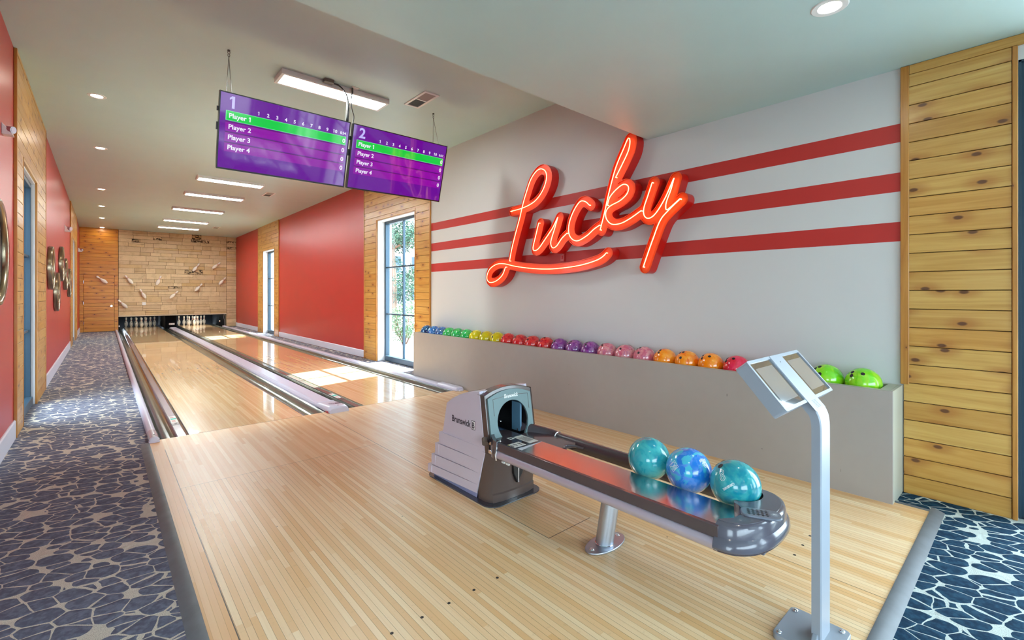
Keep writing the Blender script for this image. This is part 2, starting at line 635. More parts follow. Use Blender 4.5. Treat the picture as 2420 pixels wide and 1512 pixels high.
def spline(pts, step=0.02):
    """Catmull-Rom through the points"""
    P = [Vector(p) for p in pts]
    P = [P[0] * 2 - P[1]] + P + [P[-1] * 2 - P[-2]]
    out = []
    for i in range(1, len(P) - 2):
        n = max(2, int((P[i + 1] - P[i]).length / step))
        for k in range(n):
            t = k / n
            a, b, c, d = P[i - 1], P[i], P[i + 1], P[i + 2]
            out.append(0.5 * ((2 * b) + (c - a) * t + (2 * a - 5 * b + 4 * c - d) * t * t + (3 * b - a - 3 * c + d) * t ** 3))
    out.append(P[-2])
    return out


FONT_CACHE = {}


def text_mesh(s, size=1.0, bold=0.0, align='LEFT', narrow=1.0, shear=0.0, flagged=False):
    """flat letters as (verts2d, faces), x to the right, y up"""
    cu = bpy.data.curves.new('t', 'FONT')
    cu.body = s
    cu.size = size
    cu.align_x = align
    cu.offset = bold
    cu.resolution_u = 3
    cu.shear = shear
    o = bpy.data.objects.new('t', cu)
    COL.objects.link(o)
    dg = bpy.context.evaluated_depsgraph_get()
    dg.update()
    me = bpy.data.meshes.new_from_object(o.evaluated_get(dg))
    v = [(p.co.x * narrow, p.co.y) for p in me.vertices]
    f = [tuple(p.vertices) for p in me.polygons]
    if '1' in s and not flagged:
        for i, ch in enumerate(s):
            if ch != '1':
                continue
            pre, _ = text_mesh(s[:i + 1], size, bold, 'LEFT', 1.0, 0.0, True)
            one, _ = text_mesh('1', size, bold, 'LEFT', 1.0, 0.0, True)
            full, _ = text_mesh(s, size, bold, 'LEFT', 1.0, 0.0, True)
            shift = min(p[0] for p in v) / narrow - min(p[0] for p in full)
            wd = max(p[0] for p in one) - min(p[0] for p in one)
            tp_ = max(p[1] for p in one)
            xr = max(p[0] for p in pre) + shift
            xl = xr - wd
            k = len(v)
            v += [((xl + wd * 0.5) * narrow, tp_), (xl * narrow, tp_), ((xl - 0.13 * size) * narrow, tp_ - 0.13 * size), ((xl - 0.13 * size) * narrow, tp_ - 0.24 * size), (xl * narrow, tp_ - 0.15 * size)]
            f.append((k, k + 1, k + 2, k + 3, k + 4))
    bpy.data.objects.remove(o)
    bpy.data.curves.remove(cu)
    bpy.data.meshes.remove(me)
    return v, f


def rrect(w, h, r, n=5):
    out = []
    for cx, cy, a0 in ((w / 2 - r, h / 2 - r, 0), (-w / 2 + r, h / 2 - r, 90), (-w / 2 + r, -h / 2 + r, 180), (w / 2 - r, -h / 2 + r, 270)):
        for k in range(n + 1):
            a = math.radians(a0 + 90 * k / n)
            out.append((cx + r * math.cos(a), cy + r * math.sin(a)))
    return out


def holed_prism(outer, holes, to3d, depth, mi=0):
    """outline with holes, filled and given depth; to3d maps (u, v, w) to a point"""
    bm = bmesh.new()
    edges = []
    for loop in [outer] + holes:
        vs = [bm.verts.new(to3d(u, v, 0.0)) for u, v in loop]
        for i in range(len(vs)):
            edges.append(bm.edges.new((vs[i], vs[(i + 1) % len(vs)])))
    bmesh.ops.triangle_fill(bm, use_beauty=True, use_dissolve=False, edges=edges)
    bm.verts.index_update()
    v = [tuple(p.co) for p in bm.verts]
    f = [tuple(q.index for q in fc.verts) for fc in bm.faces]
    bm.free()
    mb = MB()
    mb.add(v, f, mi)
    n0 = 0
    shift = Vector(to3d(0, 0, depth)) - Vector(to3d(0, 0, 0))
    mb.add([tuple(Vector(p) + shift) for p in v], [tuple(reversed(q)) for q in f], mi)
    k = 0
    for loop in [outer] + holes:
        n = len(loop)
        a = [to3d(u, w, 0.0) for u, w in loop]
        b = [to3d(u, w, depth) for u, w in loop]
        mb.add(a + b, [(i, (i + 1) % n, n + (i + 1) % n, n + i) for i in range(n)], mi)
    return mb


# ------------------------------------------------------------------ setting: floors, ceilings, walls
def floor_piece(name, x0, x1, y0, y1, mat):
    return MB().box(x0, x1, y0, y1, -0.06, -0.012).build(name, mat, smooth=0, kind='structure')


LX0, LY0 = -6.0, -6.0           # lounge behind the camera
floor_piece('floor', XL - 0.2, 0.31, YS, YFAR + 0.1, 'carpet')
floor_piece('floor', LX0, 1.2, LY0, 0.40, 'carpet')
floor_piece('floor', LX0, 0.31, 0.40, YS, 'carpet')
floor_piece('floor', 1.2, XR + 0.2, LY0, 0.40, 'carpet_turn')
floor_piece('floor', 3.79, XR + 0.2, 0.40, YF, 'carpet_turn')
floor_piece('floor', 3.785, XR + 0.2, YF, YFAR + 0.1, 'carpet')
MB().box(0.30, 3.80, 0.42, 24.9, -0.22, -0.13).build('floor', 'pit', smooth=0, kind='structure')

ap = MB()
ap.box(0.31, 3.79, 0.44, YF, -0.10, 0.0)
ap.box(3.79, 3.845, 0.44, 0.612, -0.10, 0.0)
approach = ap.build('floor_approach', 'approach', smooth=0, kind='structure')
for x, y in [(0.861, 1.70), (0.998, 1.70), (1.132, 1.70), (1.268, 1.70), (1.406, 1.70), (2.683, 0.83), (2.82, 0.833), (2.958, 0.838)]:
    MB().cyl((x, y, -0.002), (x, y, 0.0006), 0.0072, 16).build('guide_dot', 'black_line', approach)
for x, y in [(0.756, 2.92), (1.36, 2.55), (2.35, 1.36)]:
    MB().cyl((x, y, -0.002), (x, y, 0.0005), 0.0035, 10).build('guide_dot', 'black_line', approach)

strip = [(0.0, -0.012), (0.064, -0.012), (0.064, 0.004), (0.052, 0.006), (0.03, 0.001), (0.012, -0.006)]


def rubber(name, p0, p1, flip=1):
    """low ramped strip from p0 to p1, ramp falling away from the boards"""
    d = (Vector(p1) - Vector(p0))
    L = d.length
    d.normalize()
    nrm = Vector((-d.y, d.x, 0)) * flip
    mb = MB()
    v, n = [], len(strip)
    for a in (0.0, L):
        for u, w in strip:
            q = Vector(p0) + d * a + nrm * (0.064 - u)
            v.append((q.x, q.y, w))
    f = [tuple(range(n)), tuple(reversed(range(n, 2 * n)))] + [(i, n + i, n + (i + 1) % n, (i + 1) % n) for i in range(n)]
    mb.add(v, f)
    return mb.build(name, 'rubber', kind='structure')


rubber('trim_1', (0.31, 0.376, 0), (0.31, 3.86, 0), 1)
rubber('trim_1', (0.31, 3.864, 0), (0.31, 5.32, 0), 1)
rubber('trim_1', (0.25, 0.44, 0), (3.91, 0.44, 0), -1)
rubber('trim_1', (3.845, 0.44, 0), (3.845, 0.61, 0), -1)

MB().box(XL - 0.3, XR + 0.3, YS, YFAR + 0.2, ZC, ZC + 0.1).build('ceiling', 'plaster', smooth=0, kind='structure')
so = MB()
so.box(LX0, XR + 0.3, LY0, YS, ZS, ZS + 0.06)
so.build('ceiling', 'plaster', smooth=0, kind='structure')
MB().box(XL - 0.3, XR + 0.3, YS - 0.02, YS, ZS + 0.06, ZC + 0.05).build('wall_soffit', 'red', smooth=0, kind='structure')


def side_wall(name, side, segs, holes, ztop):
    """segs: (y0, y1, material); holes: (y0, y1, z0, z1)"""
    xa = XR if side > 0 else XL
    xb = xa + side * 0.30
    mb = MB()
    mats = []
    for y0, y1, m, zt in segs:
        if m not in mats:
            mats.append(m)
        k = mats.index(m)
        hs = [h for h in holes if h[0] < y1 and h[1] > y0]
        if not hs:
            mb.box(xa, xb, y0, y1, -0.06, zt, k)
        else:
            h = hs[0]
            mb.box(xa, xb, y0, h[0], -0.06, zt, k)
            mb.box(xa, xb, h[1], y1, -0.06, zt, k)
            mb.box(xa, xb, h[0], h[1], h[3], zt, k)
            if h[2] > 0:
                mb.box(xa, xb, h[0], h[1], -0.06, h[2], k)
            else:
                mb.box(xa, xb, h[0], h[1], -0.08, -0.07, k)
    return mb.build(name, mats, smooth=0, kind='structure')


RW = [(7.29, 8.78, 0.0, 2.81), (16.28, 17.70, 0.0, 2.80), (-1.6, 0.073, 0.0, 2.76), (-4.9, -2.4, 0.25, 2.7)]
LWN = [(6.90, 8.16, 0.0, 2.70), (17.0, 18.4, 0.0, 2.83)]
side_wall('wall_right', 1, [(LY0, -2.0, 'grey_wall', ZC), (-2.0, 0.62, 'grey_wall', ZC), (0.62, 6.75, 'striped', ZC + 0.1), (6.75, 9.4, 'grey_wall', ZC + 0.1),
                            (9.4, 15.75, 'red', ZC + 0.1), (15.75, 18.35, 'grey_wall', ZC + 0.1), (18.35, YFAR + 0.2, 'red', ZC + 0.1)], RW, ZC)
side_wall('wall_left', -1, [(YS, 6.38, 'red', ZC + 0.1), (6.38, 9.335, 'grey_wall', ZC + 0.1), (9.335, 16.0, 'red', ZC + 0.1),
                            (16.0, 19.6, 'grey_wall', ZC + 0.1), (19.6, YFAR + 0.2, 'red', ZC + 0.1)], LWN, ZC)

# lounge shell behind the camera
mb = MB()
mb.box(LX0 - 0.2, XL - 0.3, YS - 0.02, YS + 0.2, -0.06, ZS + 0.2)
mb.box(XL - 0.31, XL, YS - 0.02, YS, -0.06, ZS + 0.2)
mb.build('wall_lounge', 'grey_wall', smooth=0, kind='structure')
mb = MB()
for y0, y1, z0, z1 in ((LY0, -4.6, 0, ZS), (-1.4, YS, 0, ZS), (-4.6, -1.4, 0, 0.3), (-4.6, -1.4, 2.65, ZS)):
    mb.box(LX0 - 0.2, LX0, y0, y1, z0 - 0.06, z1 + 0.1)
mb.build('wall_lounge', 'grey_wall', smooth=0, kind='structure')
mb = MB()
for x0, x1, z0, z1 in ((LX0, -4.2, 0, ZS), (3.4, XR + 0.3, 0, ZS), (-4.2, 3.4, 0, 0.2), (-4.2, 3.4, 2.7, ZS)):
    mb.box(x0, x1, LY0 - 0.2, LY0, z0 - 0.06, z1 + 0.1)
mb.build('wall_back', 'grey_wall', smooth=0, kind='structure')


# ------------------------------------------------------------------ pine boards and trim
PITCH = 0.1262


def boards_side(name, side, y0, y1, hole, proud, ztop):
    xa = (XR if side > 0 else XL)
    xf = xa - side * proud
    mb = MB()
    z = -0.012
    k = 0
    hy0, hy1, hz0, hz1 = hole if hole else (0, 0, 0, 0)
    while z < ztop - 0.01:
        zt = min(z + PITCH - 0.0045, ztop)
        if hole and z < hz1 - 0.02 and zt > hz0:
            spans = [(y0, hy0 - 0.05), (hy1 + 0.05, y1)]
            if zt > hz1 + 0.045:
                mb.box(xf, xa, hy0 - 0.05, hy1 + 0.05, max(hz1 + 0.05, z), zt, 0)
        else:
            spans = [(y0, y1)]
            if hole and z < hz1 + 0.05:
                spans = [(y0, hy0 - 0.05), (hy1 + 0.05, y1)]
                if zt > hz1 + 0.05:
                    mb.box(xf, xa, hy0 - 0.05, hy1 + 0.05, hz1 + 0.05, zt, 0)
        for a, b in spans:
            if b - a > 0.01:
                mb.box(xf, xa, a, b, z, zt, 0)
        z += PITCH
    o = mb.build(name, ['pine_y'], smooth=0, bevel=0.0022, seg=1, kind='structure')
    # dark backing seen in the gaps
    g = MB()
    gx = xa - side * 0.004
    if hole:
        g.box(gx, xa, y0, hy0 - 0.05, 0, ztop).box(gx, xa, hy1 + 0.05, y1, 0, ztop).box(gx, xa, hy0 - 0.05, hy1 + 0.05, hz1 + 0.05, ztop)
    else:
        g.box(gx, xa, y0, y1, 0, ztop)
    g.build('gap_backing', 'groove', o, smooth=0)
    return o


def upright(name, side, y0, y1, z0, z1, proud, mat='pine_z'):
    xa = (XR if side > 0 else XL)
    return MB().box(xa - side * proud, xa, y0, y1, z0, z1).build(name, mat, smooth=0, bevel=0.003, seg=1, kind='structure')


boards_side('wall_right_boards', 1, 0.100, 0.606, None, 0.016, 2.845)
upright('trim_2', 1, 0.577, 0.622, 0.732, ZS - 0.002, 0.024)
upright('trim_2', 1, 0.075, 0.098, -0.012, 2.845, 0.026)
MB().box(XR - 0.022, XR, -1.7, 0.576, 2.847, ZS - 0.002).build('trim_2', 'pine_y', smooth=0, bevel=0.003, kind='structure')
for s, y0, y1, h, pr in ((1, 6.78, 9.37, RW[0], 0.02), (1, 15.78, 18.32, RW[1], 0.02), (-1, 6.40, 9.31, LWN[0], 0.018), (-1, 16.03, 19.57, LWN[1], 0.018)):
    nm = 'wall_right_boards' if s > 0 else 'wall_left_boards'
    boards_side(nm, s, y0, y1, h, pr, ZC - 0.04)
    upright('trim_3', s, y0 - 0.03, y0 - 0.002, -0.012, ZC, pr + 0.006)
    upright('trim_3', s, y1 + 0.002, y1 + 0.03, -0.012, ZC, pr + 0.006)
    xa = XR if s > 0 else XL
    MB().box(xa - s * (pr + 0.004), xa, y0, y1, ZC - 0.038, ZC - 0.001).build('trim_3', 'pine_y', smooth=0, kind='structure')
    upright('trim_4', s, h[0] - 0.048, h[0] - 0.012, -0.012, h[3] + 0.012, pr + 0.004)
    upright('trim_4', s, h[1] + 0.012, h[1] + 0.048, -0.012, h[3] + 0.012, pr + 0.004)
    MB().box(xa - s * (pr + 0.004), xa, h[0] - 0.048, h[1] + 0.048, h[3] + 0.013, h[3] + 0.048).build('trim_4', 'pine_y', smooth=0, kind='structure')

for y0, y1 in ((9.402, 15.748), (18.352, YFAR)):
    MB().prism([(XR, 0.0), (XR - 0.016, 0.0), (XR - 0.016, 0.14), (XR - 0.008, 0.15), (XR, 0.15)], 'y', y0, y1).build('baseboard_right', 'base', smooth=0, kind='structure')
for y0, y1 in ((YS, 6.368), (9.337, 15.998), (19.602, YFAR)):
    MB().prism([(XL, -0.012), (XL + 0.016, -0.012), (XL + 0.016, 0.15), (XL + 0.008, 0.16), (XL, 0.16)], 'y', y0, y1).build('baseboard_left', 'base', smooth=0, kind='structure')


# ------------------------------------------------------------------ windows
def window(n, axis, face, out, a0, a1, z0, z1, D, cols, rows, portal_on=True, jamb='white'):
    """axis 'x': the wall runs along y, its inner face at x = face, out = +1 / -1; 'y' likewise"""
    root = struct_root('window_%d' % n)

    def B(mb, d0, d1, u0, u1, w0, w1):
        p, q = face + out * d0, face + out * d1
        if axis == 'x':
            mb.box(p, q, u0, u1, w0, w1)
        else:
            mb.box(u0, u1, p, q, w0, w1)
        return mb
    j = MB()
    t = 0.012
    B(j, -0.002, D, a0, a0 + t, z0, z1); B(j, -0.002, D, a1 - t, a1, z0, z1); B(j, -0.002, D, a0, a1, z1 - t, z1)
    j.build('jamb', jamb, root, smooth=0)
    fw = 0.065
    f = MB()
    B(f, D, D + 0.09, a0, a0 + fw, z0, z1); B(f, D, D + 0.09, a1 - fw, a1, z0, z1)
    B(f, D, D + 0.09, a0 + fw, a1 - fw, z1 - fw, z1); B(f, D - 0.02, D + 0.09, a0 + fw, a1 - fw, z0, z0 + fw * 1.5)
    f.build('frame', 'frame', root, smooth=0, bevel=0.006)
    m = MB()
    for i in range(1, cols):
        c = a0 + fw + (a1 - a0 - 2 * fw) * i / cols
        B(m, D + 0.02, D + 0.065, c - 0.013, c + 0.013, z0 + fw * 1.5, z1 - fw)
    for i in range(1, rows):
        c = z0 + (z1 - z0) * i / rows
        B(m, D + 0.018, D + 0.067, a0 + fw, a1 - fw, c - 0.013, c + 0.013)
    m.build('muntin', 'frame', root, smooth=0)
    g = MB()
    B(g, D + 0.040, D + 0.046, a0 + fw, a1 - fw, z0 + fw * 1.5, z1 - fw)
    g.build('glass_pane', 'glass', root, smooth=0)
    if portal_on:
        c, w, h = (a0 + a1) / 2, a1 - a0, z1 - z0
        P = face + out * 0.29
        if axis == 'x':
            portal('daylight_portal', (P, c, (z0 + z1) / 2), (-out, 0, 0), w, h)
        else:
            portal('daylight_portal', (c, P, (z0 + z1) / 2), (0, -out, 0), w, h)
    return root


window(1, 'x', XR, 1, RW[0][0], RW[0][1], 0.0, RW[0][3], 0.14, 2, 3)
window(2, 'x', XR, 1, RW[1][0], RW[1][1], 0.0, RW[1][3], 0.14, 2, 3)
window(3, 'x', XR, 1, RW[2][0], RW[2][1], 0.0, RW[2][3], 0.02, 2, 3, True, 'frame')
window(4, 'x', XR, 1, RW[3][0], RW[3][1], RW[3][2], RW[3][3], 0.14, 3, 3)
window(5, 'x', XL, -1, LWN[0][0], LWN[0][1], 0.0, LWN[0][3], 0.03, 2, 3)
window(6, 'x', XL, -1, LWN[1][0], LWN[1][1], 0.0, LWN[1][3], 0.03, 2, 3)
window(7, 'y', LY0, -1, -4.2, 3.4, 0.2, 2.7, 0.1, 6, 3)
window(8, 'x', LX0, -1, -4.6, -1.4, 0.3, 2.65, 0.1, 4, 3)

# ------------------------------------------------------------------ far wall: stone, pine, door, pit
rnd = random.Random(7)
sx0, sx1 = 0.402, XR
OX0, OX1, OZ = 0.402, 3.785, 0.505
mb = MB()


def course(xa, xb, z, zt, lo=0.22, hi=0.8):
    x = xa
    while x < xb - 0.001:
        w = rnd.uniform(lo, hi)
        if xb - x - w < 0.14:
            w = xb - x
        if rnd.random() < 0.25 and zt - z > 0.15 and w > 0.3:
            zm = z + (zt - z) * rnd.uniform(0.35, 0.65)
            d = rnd.uniform(0.0, 0.022)
            mb.box(x + 0.003, x + w - 0.003, YFAR - d, YFAR + 0.1, z + 0.003, zm - 0.003)
            d = rnd.uniform(0.0, 0.022)
            mb.box(x + 0.003, x + w - 0.003, YFAR - d, YFAR + 0.1, zm + 0.003, zt - 0.003)
        else:
            d = rnd.uniform(0.0, 0.022)
            mb.box(x + 0.003, x + w - 0.003, YFAR - d, YFAR + 0.1, z + 0.003, zt - 0.003)
        x += w


z = 0.545
while z < ZC - 0.01:
    h = rnd.choice((0.10, 0.13, 0.16, 0.19, 0.21))
    if ZC - z - h < 0.09:
        h = ZC - z
    course(sx0, 3.785, z, z + h)
    z += h
z = 0.0
while z < ZC - 0.01:
    h = rnd.choice((0.10, 0.13, 0.16, 0.19))
    if ZC - z - h < 0.09:
        h = ZC - z
    course(3.79, XR, z, z + h, 0.34, 0.36)
    z += h
wall_far = mb.build('wall_far', 'stone', smooth=0, bevel=0.005, seg=1, kind='structure')
jb = MB()
jb.box(sx0, 3.785, YFAR + 0.02, YFAR + 0.2, OZ + 0.03, ZC)
jb.box(3.785, XR, YFAR + 0.02, YFAR + 0.2, -0.06, ZC)
jb.box(XL, sx0, YFAR + 0.02, YFAR + 0.2, -0.06, ZC)
jb.build('wall_far', 'mortar', smooth=0, kind='structure')
MB().box(OX0, OX1, YFAR - 0.025, YFAR + 0.2, OZ, 0.543).build('trim_5', plain('pale stone sill', (212, 198, 172), 0.7), smooth=0, kind='structure')

mb = MB()
z = -0.012
DX0, DX1, DZ = -0.525, 0.285, 2.005
while z < ZC - 0.01:
    zt = min(z + PITCH - 0.004, ZC)
    if zt <= DZ + 0.02:
        mb.box(XL, DX0 - 0.006, YFAR - 0.016, YFAR + 0.05, z, zt)
        mb.box(DX1 + 0.006, sx0 - 0.006, YFAR - 0.016, YFAR + 0.05, z, zt)
    else:
        mb.box(XL, sx0 - 0.006, YFAR - 0.016, YFAR + 0.05, max(z, DZ + 0.006), zt)
    z += PITCH
mb.build('wall_far_boards', 'pine_x', smooth=0, bevel=0.003, seg=1, kind='structure')
MB().box(XL, sx0 - 0.004, YFAR - 0.006, YFAR + 0.02, -0.012, ZC).build('trim_5', 'groove', smooth=0, kind='structure')
door = struct_root('door_1', (0, YFAR, 0))
mb = MB()
z = 0.0
while z < DZ - 0.01:
    mb.box(DX0, DX1, -0.018, -0.007, z, min(z + PITCH - 0.004, DZ))
    z += PITCH
mb.build('door_leaf', 'pine_x', door, smooth=0, bevel=0.003, seg=1)
for hz in (0.31, 1.01, 1.75):
    MB().cyl((DX0 - 0.004, -0.026, hz - 0.05), (DX0 - 0.004, -0.026, hz + 0.05), 0.012, 12).build('hinge', 'chrome', door)
MB().cyl((0.21, -0.018, 0.9), (0.21, -0.040, 0.9), 0.032, 20).cyl((0.21, -0.04, 0.9), (0.21, -0.048, 0.9), 0.012, 12).build('door_lock', 'chrome', door)
tag(MB().box(1.075, 1.185, YFAR - 0.032, YFAR - 0.005, 0.915, 1.025).build('outlet_plate', 'white', bevel=0.004),
    'blank white outlet plate set into the stone wall above the left lane', 'outlet')

# pit behind the opening
mb = MB()
mb.box(OX0 - 0.08, OX0 - 0.03, YFAR + 0.2, 25.4, -0.13, 0.75)
mb.box(OX1, OX1 + 0.04, YFAR + 0.2, 25.4, -0.13, 0.75)
mb.box(OX0, OX1, 25.36, 25.4, -0.13, 0.75)
mb.box(OX0 - 0.08, OX1 + 0.04, YFAR + 0.2, 25.4, 0.72, 0.75)
mb.build('wall_pit', 'pit', smooth=0, kind='structure')
dv = MB().box(1.77, 2.12, YFAR + 0.10, 25.3, 0.001, 0.70).build('lane_divider', 'pit', bevel=0.006)
tag(dv, 'black divider panel between the two pin decks with a small white sign', 'divider')
MB().box(1.89, 2.065, YFAR + 0.088, YFAR + 0.099, 0.135, 0.20).build('white_sign', 'sticker', dv)
mb = MB()
for i, x in enumerate((1.90, 1.92, 1.945, 1.99, 2.01, 2.035)):
    mb.box(x, x + 0.010, YFAR + 0.085, YFAR + 0.088, 0.15, 0.185 if i % 2 else 0.175)
mb.build('sign_lettering', 'mark_dark', dv)
for x, z, where in ((0.425, 0.155, 'left'), (3.56, 0.22, 'right')):
    s = MB().box(x - 0.018, x + 0.018, YFAR + 0.06, YFAR + 0.09, z - 0.03, z + 0.03)
    s.box(x - 0.012, x + 0.012, YFAR + 0.091, YFAR + 0.2, 0.001, z, 1)
    tag(s.build('pin_sensor', ['sticker', 'pit'], bevel=0.004), 'small white sensor box in the pit mouth beside the %s' % ('left gutter' if where == 'left' else 'right gutter'), 'sensor')
hc = MB().tube(spline([(3.735, YFAR + 0.16, 0.50), (3.72, YFAR + 0.17, 0.36), (3.745, YFAR + 0.16, 0.24), (3.75, YFAR + 0.15, 0.10), (3.74, YFAR + 0.15, -0.12)]), 0.006)
tag(hc.build('dangling_wire', 'kiosk'), 'thin pale wire dangling at the right end of the pit opening', 'cord')
for x, e in ((2.88, 30.0), (1.14, 9.0)):
    d = bpy.data.lights.new('pin_deck_lamp', 'POINT')
    d.energy = e
    d.shadow_soft_size = 0.03
    d.specular_factor = 0.0
    d.color = (1.0, 0.93, 0.8)
    o = bpy.data.objects.new('pin_deck_lamp', d)
    COL.objects.link(o)
    o.location = (x, 22.75, 0.675)

# ------------------------------------------------------------------ lanes, gutters, capping
YE = 24.7


def lane(x0, label):
    o = MB().box(x0, x0 + LW, YF, YE, -0.09, 0.0).build('bowling_lane', 'lane', smooth=0, loc=(0, 0, 0))
    tag(o, label, 'bowling lane')
    for i, y in enumerate((9.79, 9.90, 10.07, 10.20, 10.03, 9.91, 9.79)):
        x = x0 + LW * (i + 1) / 8
        MB().prism([(x - 0.014, y - 0.06), (x + 0.014, y - 0.06), (x, y + 0.06)], 'z', -0.001, 0.0006).build('lane_arrow', 'black_line', o)
    for i in (0, 1, 2, 5, 6, 7):
        x = x0 + LW * (i + 1) / 9
        MB().cyl((x, 7.6, -0.001), (x, 7.6, 0.0006), 0.008, 12).build('lane_dot', 'black_line', o)
    MB().box(x0 - 0.0, x0 + 0.006, YF + 0.002, YE - 1, -0.001, 0.0008).build('edge_line', 'black_line', o)
    MB().box(x0 + LW - 0.006, x0 + LW, YF + 0.002, YE - 1, -0.001, 0.0008).build('edge_line', 'black_line', o)
    MB().box(x0, x0 + LW, YF + 0.0005, YF + 0.004, -0.001, 0.0008).build('foul_line', 'black_line', o)
    return o


lane(L1, 'left bowling lane of blond maple beside the carpeted aisle')
lane(L2, 'right bowling lane with sunlit window patches beside the red wall')


def gutter(x0, w, label, bumper=None, mat_b='bumper'):
    n = 14
    arc = [(x0 + 0.012 + (w - 0.030) * (0.5 - 0.5 * math.cos(PI * k / n)), -0.012 - 0.078 * math.sin(PI * k / n)) for k in range(n + 1)]
    poly = [(x0 + 0.001, -0.12), (x0 + 0.001, -0.004)] + arc + [(x0 + w - 0.001, -0.004), (x0 + w - 0.001, -0.12)]
    o = MB().prism(poly, 'y', YF + 0.001, YE).build('lane_gutter', 'gutter', smooth=50)
    tag(o, label, 'gutter')
    if bumper:
        xb = x0 + w - 0.085 if bumper == 'r' else x0 + 0.005
        pf = [(xb, -0.055), (xb, -0.018), (xb + 0.006, -0.011), (xb + 0.074, -0.011), (xb + 0.080, -0.018), (xb + 0.080, -0.055)]
        b = MB().prism(pf, 'y', YF + 0.004, 19.8).build('bumper', mat_b, o, smooth=30)
        for dx in (0.0, 0.074):
            MB().box(xb + dx, xb + dx + 0.006, YF + 0.55, 19.7, -0.0115, -0.0095).build('bumper_edge', 'black_line', b)
        MB().box(xb, xb + 0.08, YF + 0.545, YF + 0.555, -0.0112, -0.0095).build('bumper_edge', 'black_line', b)
        s = MB().box(xb + 0.012, xb + 0.07, YF + 0.66, YF + 0.98, -0.0112, -0.0096).build('sticker', 'sticker', b)
        k = MB()
        k.box(xb + 0.016, xb + 0.066, YF + 0.80, YF + 0.87, -0.0097, -0.009)
        k.build('sticker_print', 'teal_ink', b)
        k = MB()
        for yy in (0.69, 0.72, 0.75, 0.90, 0.93):
            k.box(xb + 0.018, xb + 0.05, YF + yy, YF + yy + 0.014, -0.0097, -0.009)
        k.build('sticker_print', 'red_ink', b)
        MB().cyl((xb + 0.04, YF + 0.60, -0.012), (xb + 0.04, YF + 0.60, -0.009), 0.012, 14).build('bumper_hole', 'black', b)
    return o


gutter(L1 - GW, GW - 0.001, 'gutter on the left of the left lane, next to the aisle carpet', 'r')
gutter(L1 + LW, GW, 'gutter between the left lane and the central capping')
gutter(L2 - GW, GW - 0.001, 'gutter between the central capping and the right lane', 'r', 'bumper_dark')
gutter(L2 + LW, GW, 'gutter on the right of the right lane, along the window wall')

# centre capping with its nose
cx0, cx1 = L1 + LW + GW, L2 - GW
cc = (cx0 + cx1) / 2
prof = [(cx0, -0.12), (cx0, 0.018), (cx0 + 0.012, 0.034), (cx0 + 0.030, 0.036), (cx0 + 0.040, 0.044), (cx1 - 0.040, 0.044), (cx1 - 0.030, 0.036), (cx1 - 0.012, 0.034), (cx1, 0.018), (cx1, -0.12)]
cap = MB().prism(prof, 'y', YF + 0.30, YFAR + 0.09).build('lane_capping', 'capping', smooth=30)
tag(cap, 'long lavender grey capping strip running between the two lanes', 'capping')
nose = MB()
W = (cx1 - cx0) / 2
v, f = [], []
ring = []
for y, w, h in ((YF + 0.31, 1.0, 0.050), (YF + 0.12, 1.04, 0.066), (YF - 0.03, 1.06, 0.070), (YF - 0.10, 1.02, 0.062), (YF - 0.125, 0.94, 0.045)):
    ww = W * w
    ring.append([(cc - ww, y, 0.004), (cc - ww, y, h * 0.55), (cc - ww * 0.86, y, h * 0.86), (cc - ww * 0.66, y, h), (cc + ww * 0.66, y, h), (cc + ww * 0.86, y, h * 0.86), (cc + ww, y, h * 0.55), (cc + ww, y, 0.004)])
for r in ring:
    v += r
for i in range(len(ring) - 1):
    for k in range(8):
        f.append((i * 8 + k, i * 8 + (k + 1) % 8, (i + 1) * 8 + (k + 1) % 8, (i + 1) * 8 + k))
f.append(tuple(range(8)))
f.append(tuple(reversed(range((len(ring) - 1) * 8, len(ring) * 8))))
nose.add(v, f).build('capping_nose', 'capping', cap, smooth=30, bevel=0.006)
MB().box(cc - W * 1.10, cc - W * 0.80, YF - 0.09, YF - 0.01, 0.0, 0.022).build('red_foot', 'red_plastic', cap, bevel=0.006)
MB().box(cc + W * 0.80, cc + W * 1.10, YF - 0.09, YF - 0.01, 0.0, 0.022).build('red_foot', 'red_plastic', cap, bevel=0.006)
mb = MB()
for k in range(3):
    x = cc - 0.052 + k * 0.020
    mb.add([(x, YF + 0.03, 0.0712), (x + 0.006, YF + 0.03, 0.0712), (x + 0.013, YF + 0.065, 0.0712), (x + 0.010, YF + 0.10, 0.0706), (x + 0.004, YF + 0.10, 0.0706), (x + 0.006, YF + 0.065, 0.0712)], [(0, 1, 2, 3, 4, 5)])
mb.box(cc + 0.012, cc + 0.078, YF + 0.035, YF + 0.056, 0.0700, 0.0716)
tv_, tf_ = text_mesh('LANE', 0.036, 0.001, 'LEFT')
mb.add([(cc + 0.012 + a * 0.62, YF + 0.065 + b, 0.0706) for a, b in tv_], tf_)
mb.cyl((cc + 0.01, YF - 0.05, 0.068), (cc + 0.01, YF - 0.05, 0.0712), 0.004, 10)
mb.v = mb.v[:]
mb.build('nose_print', 'mark_dark', cap, smooth=0)

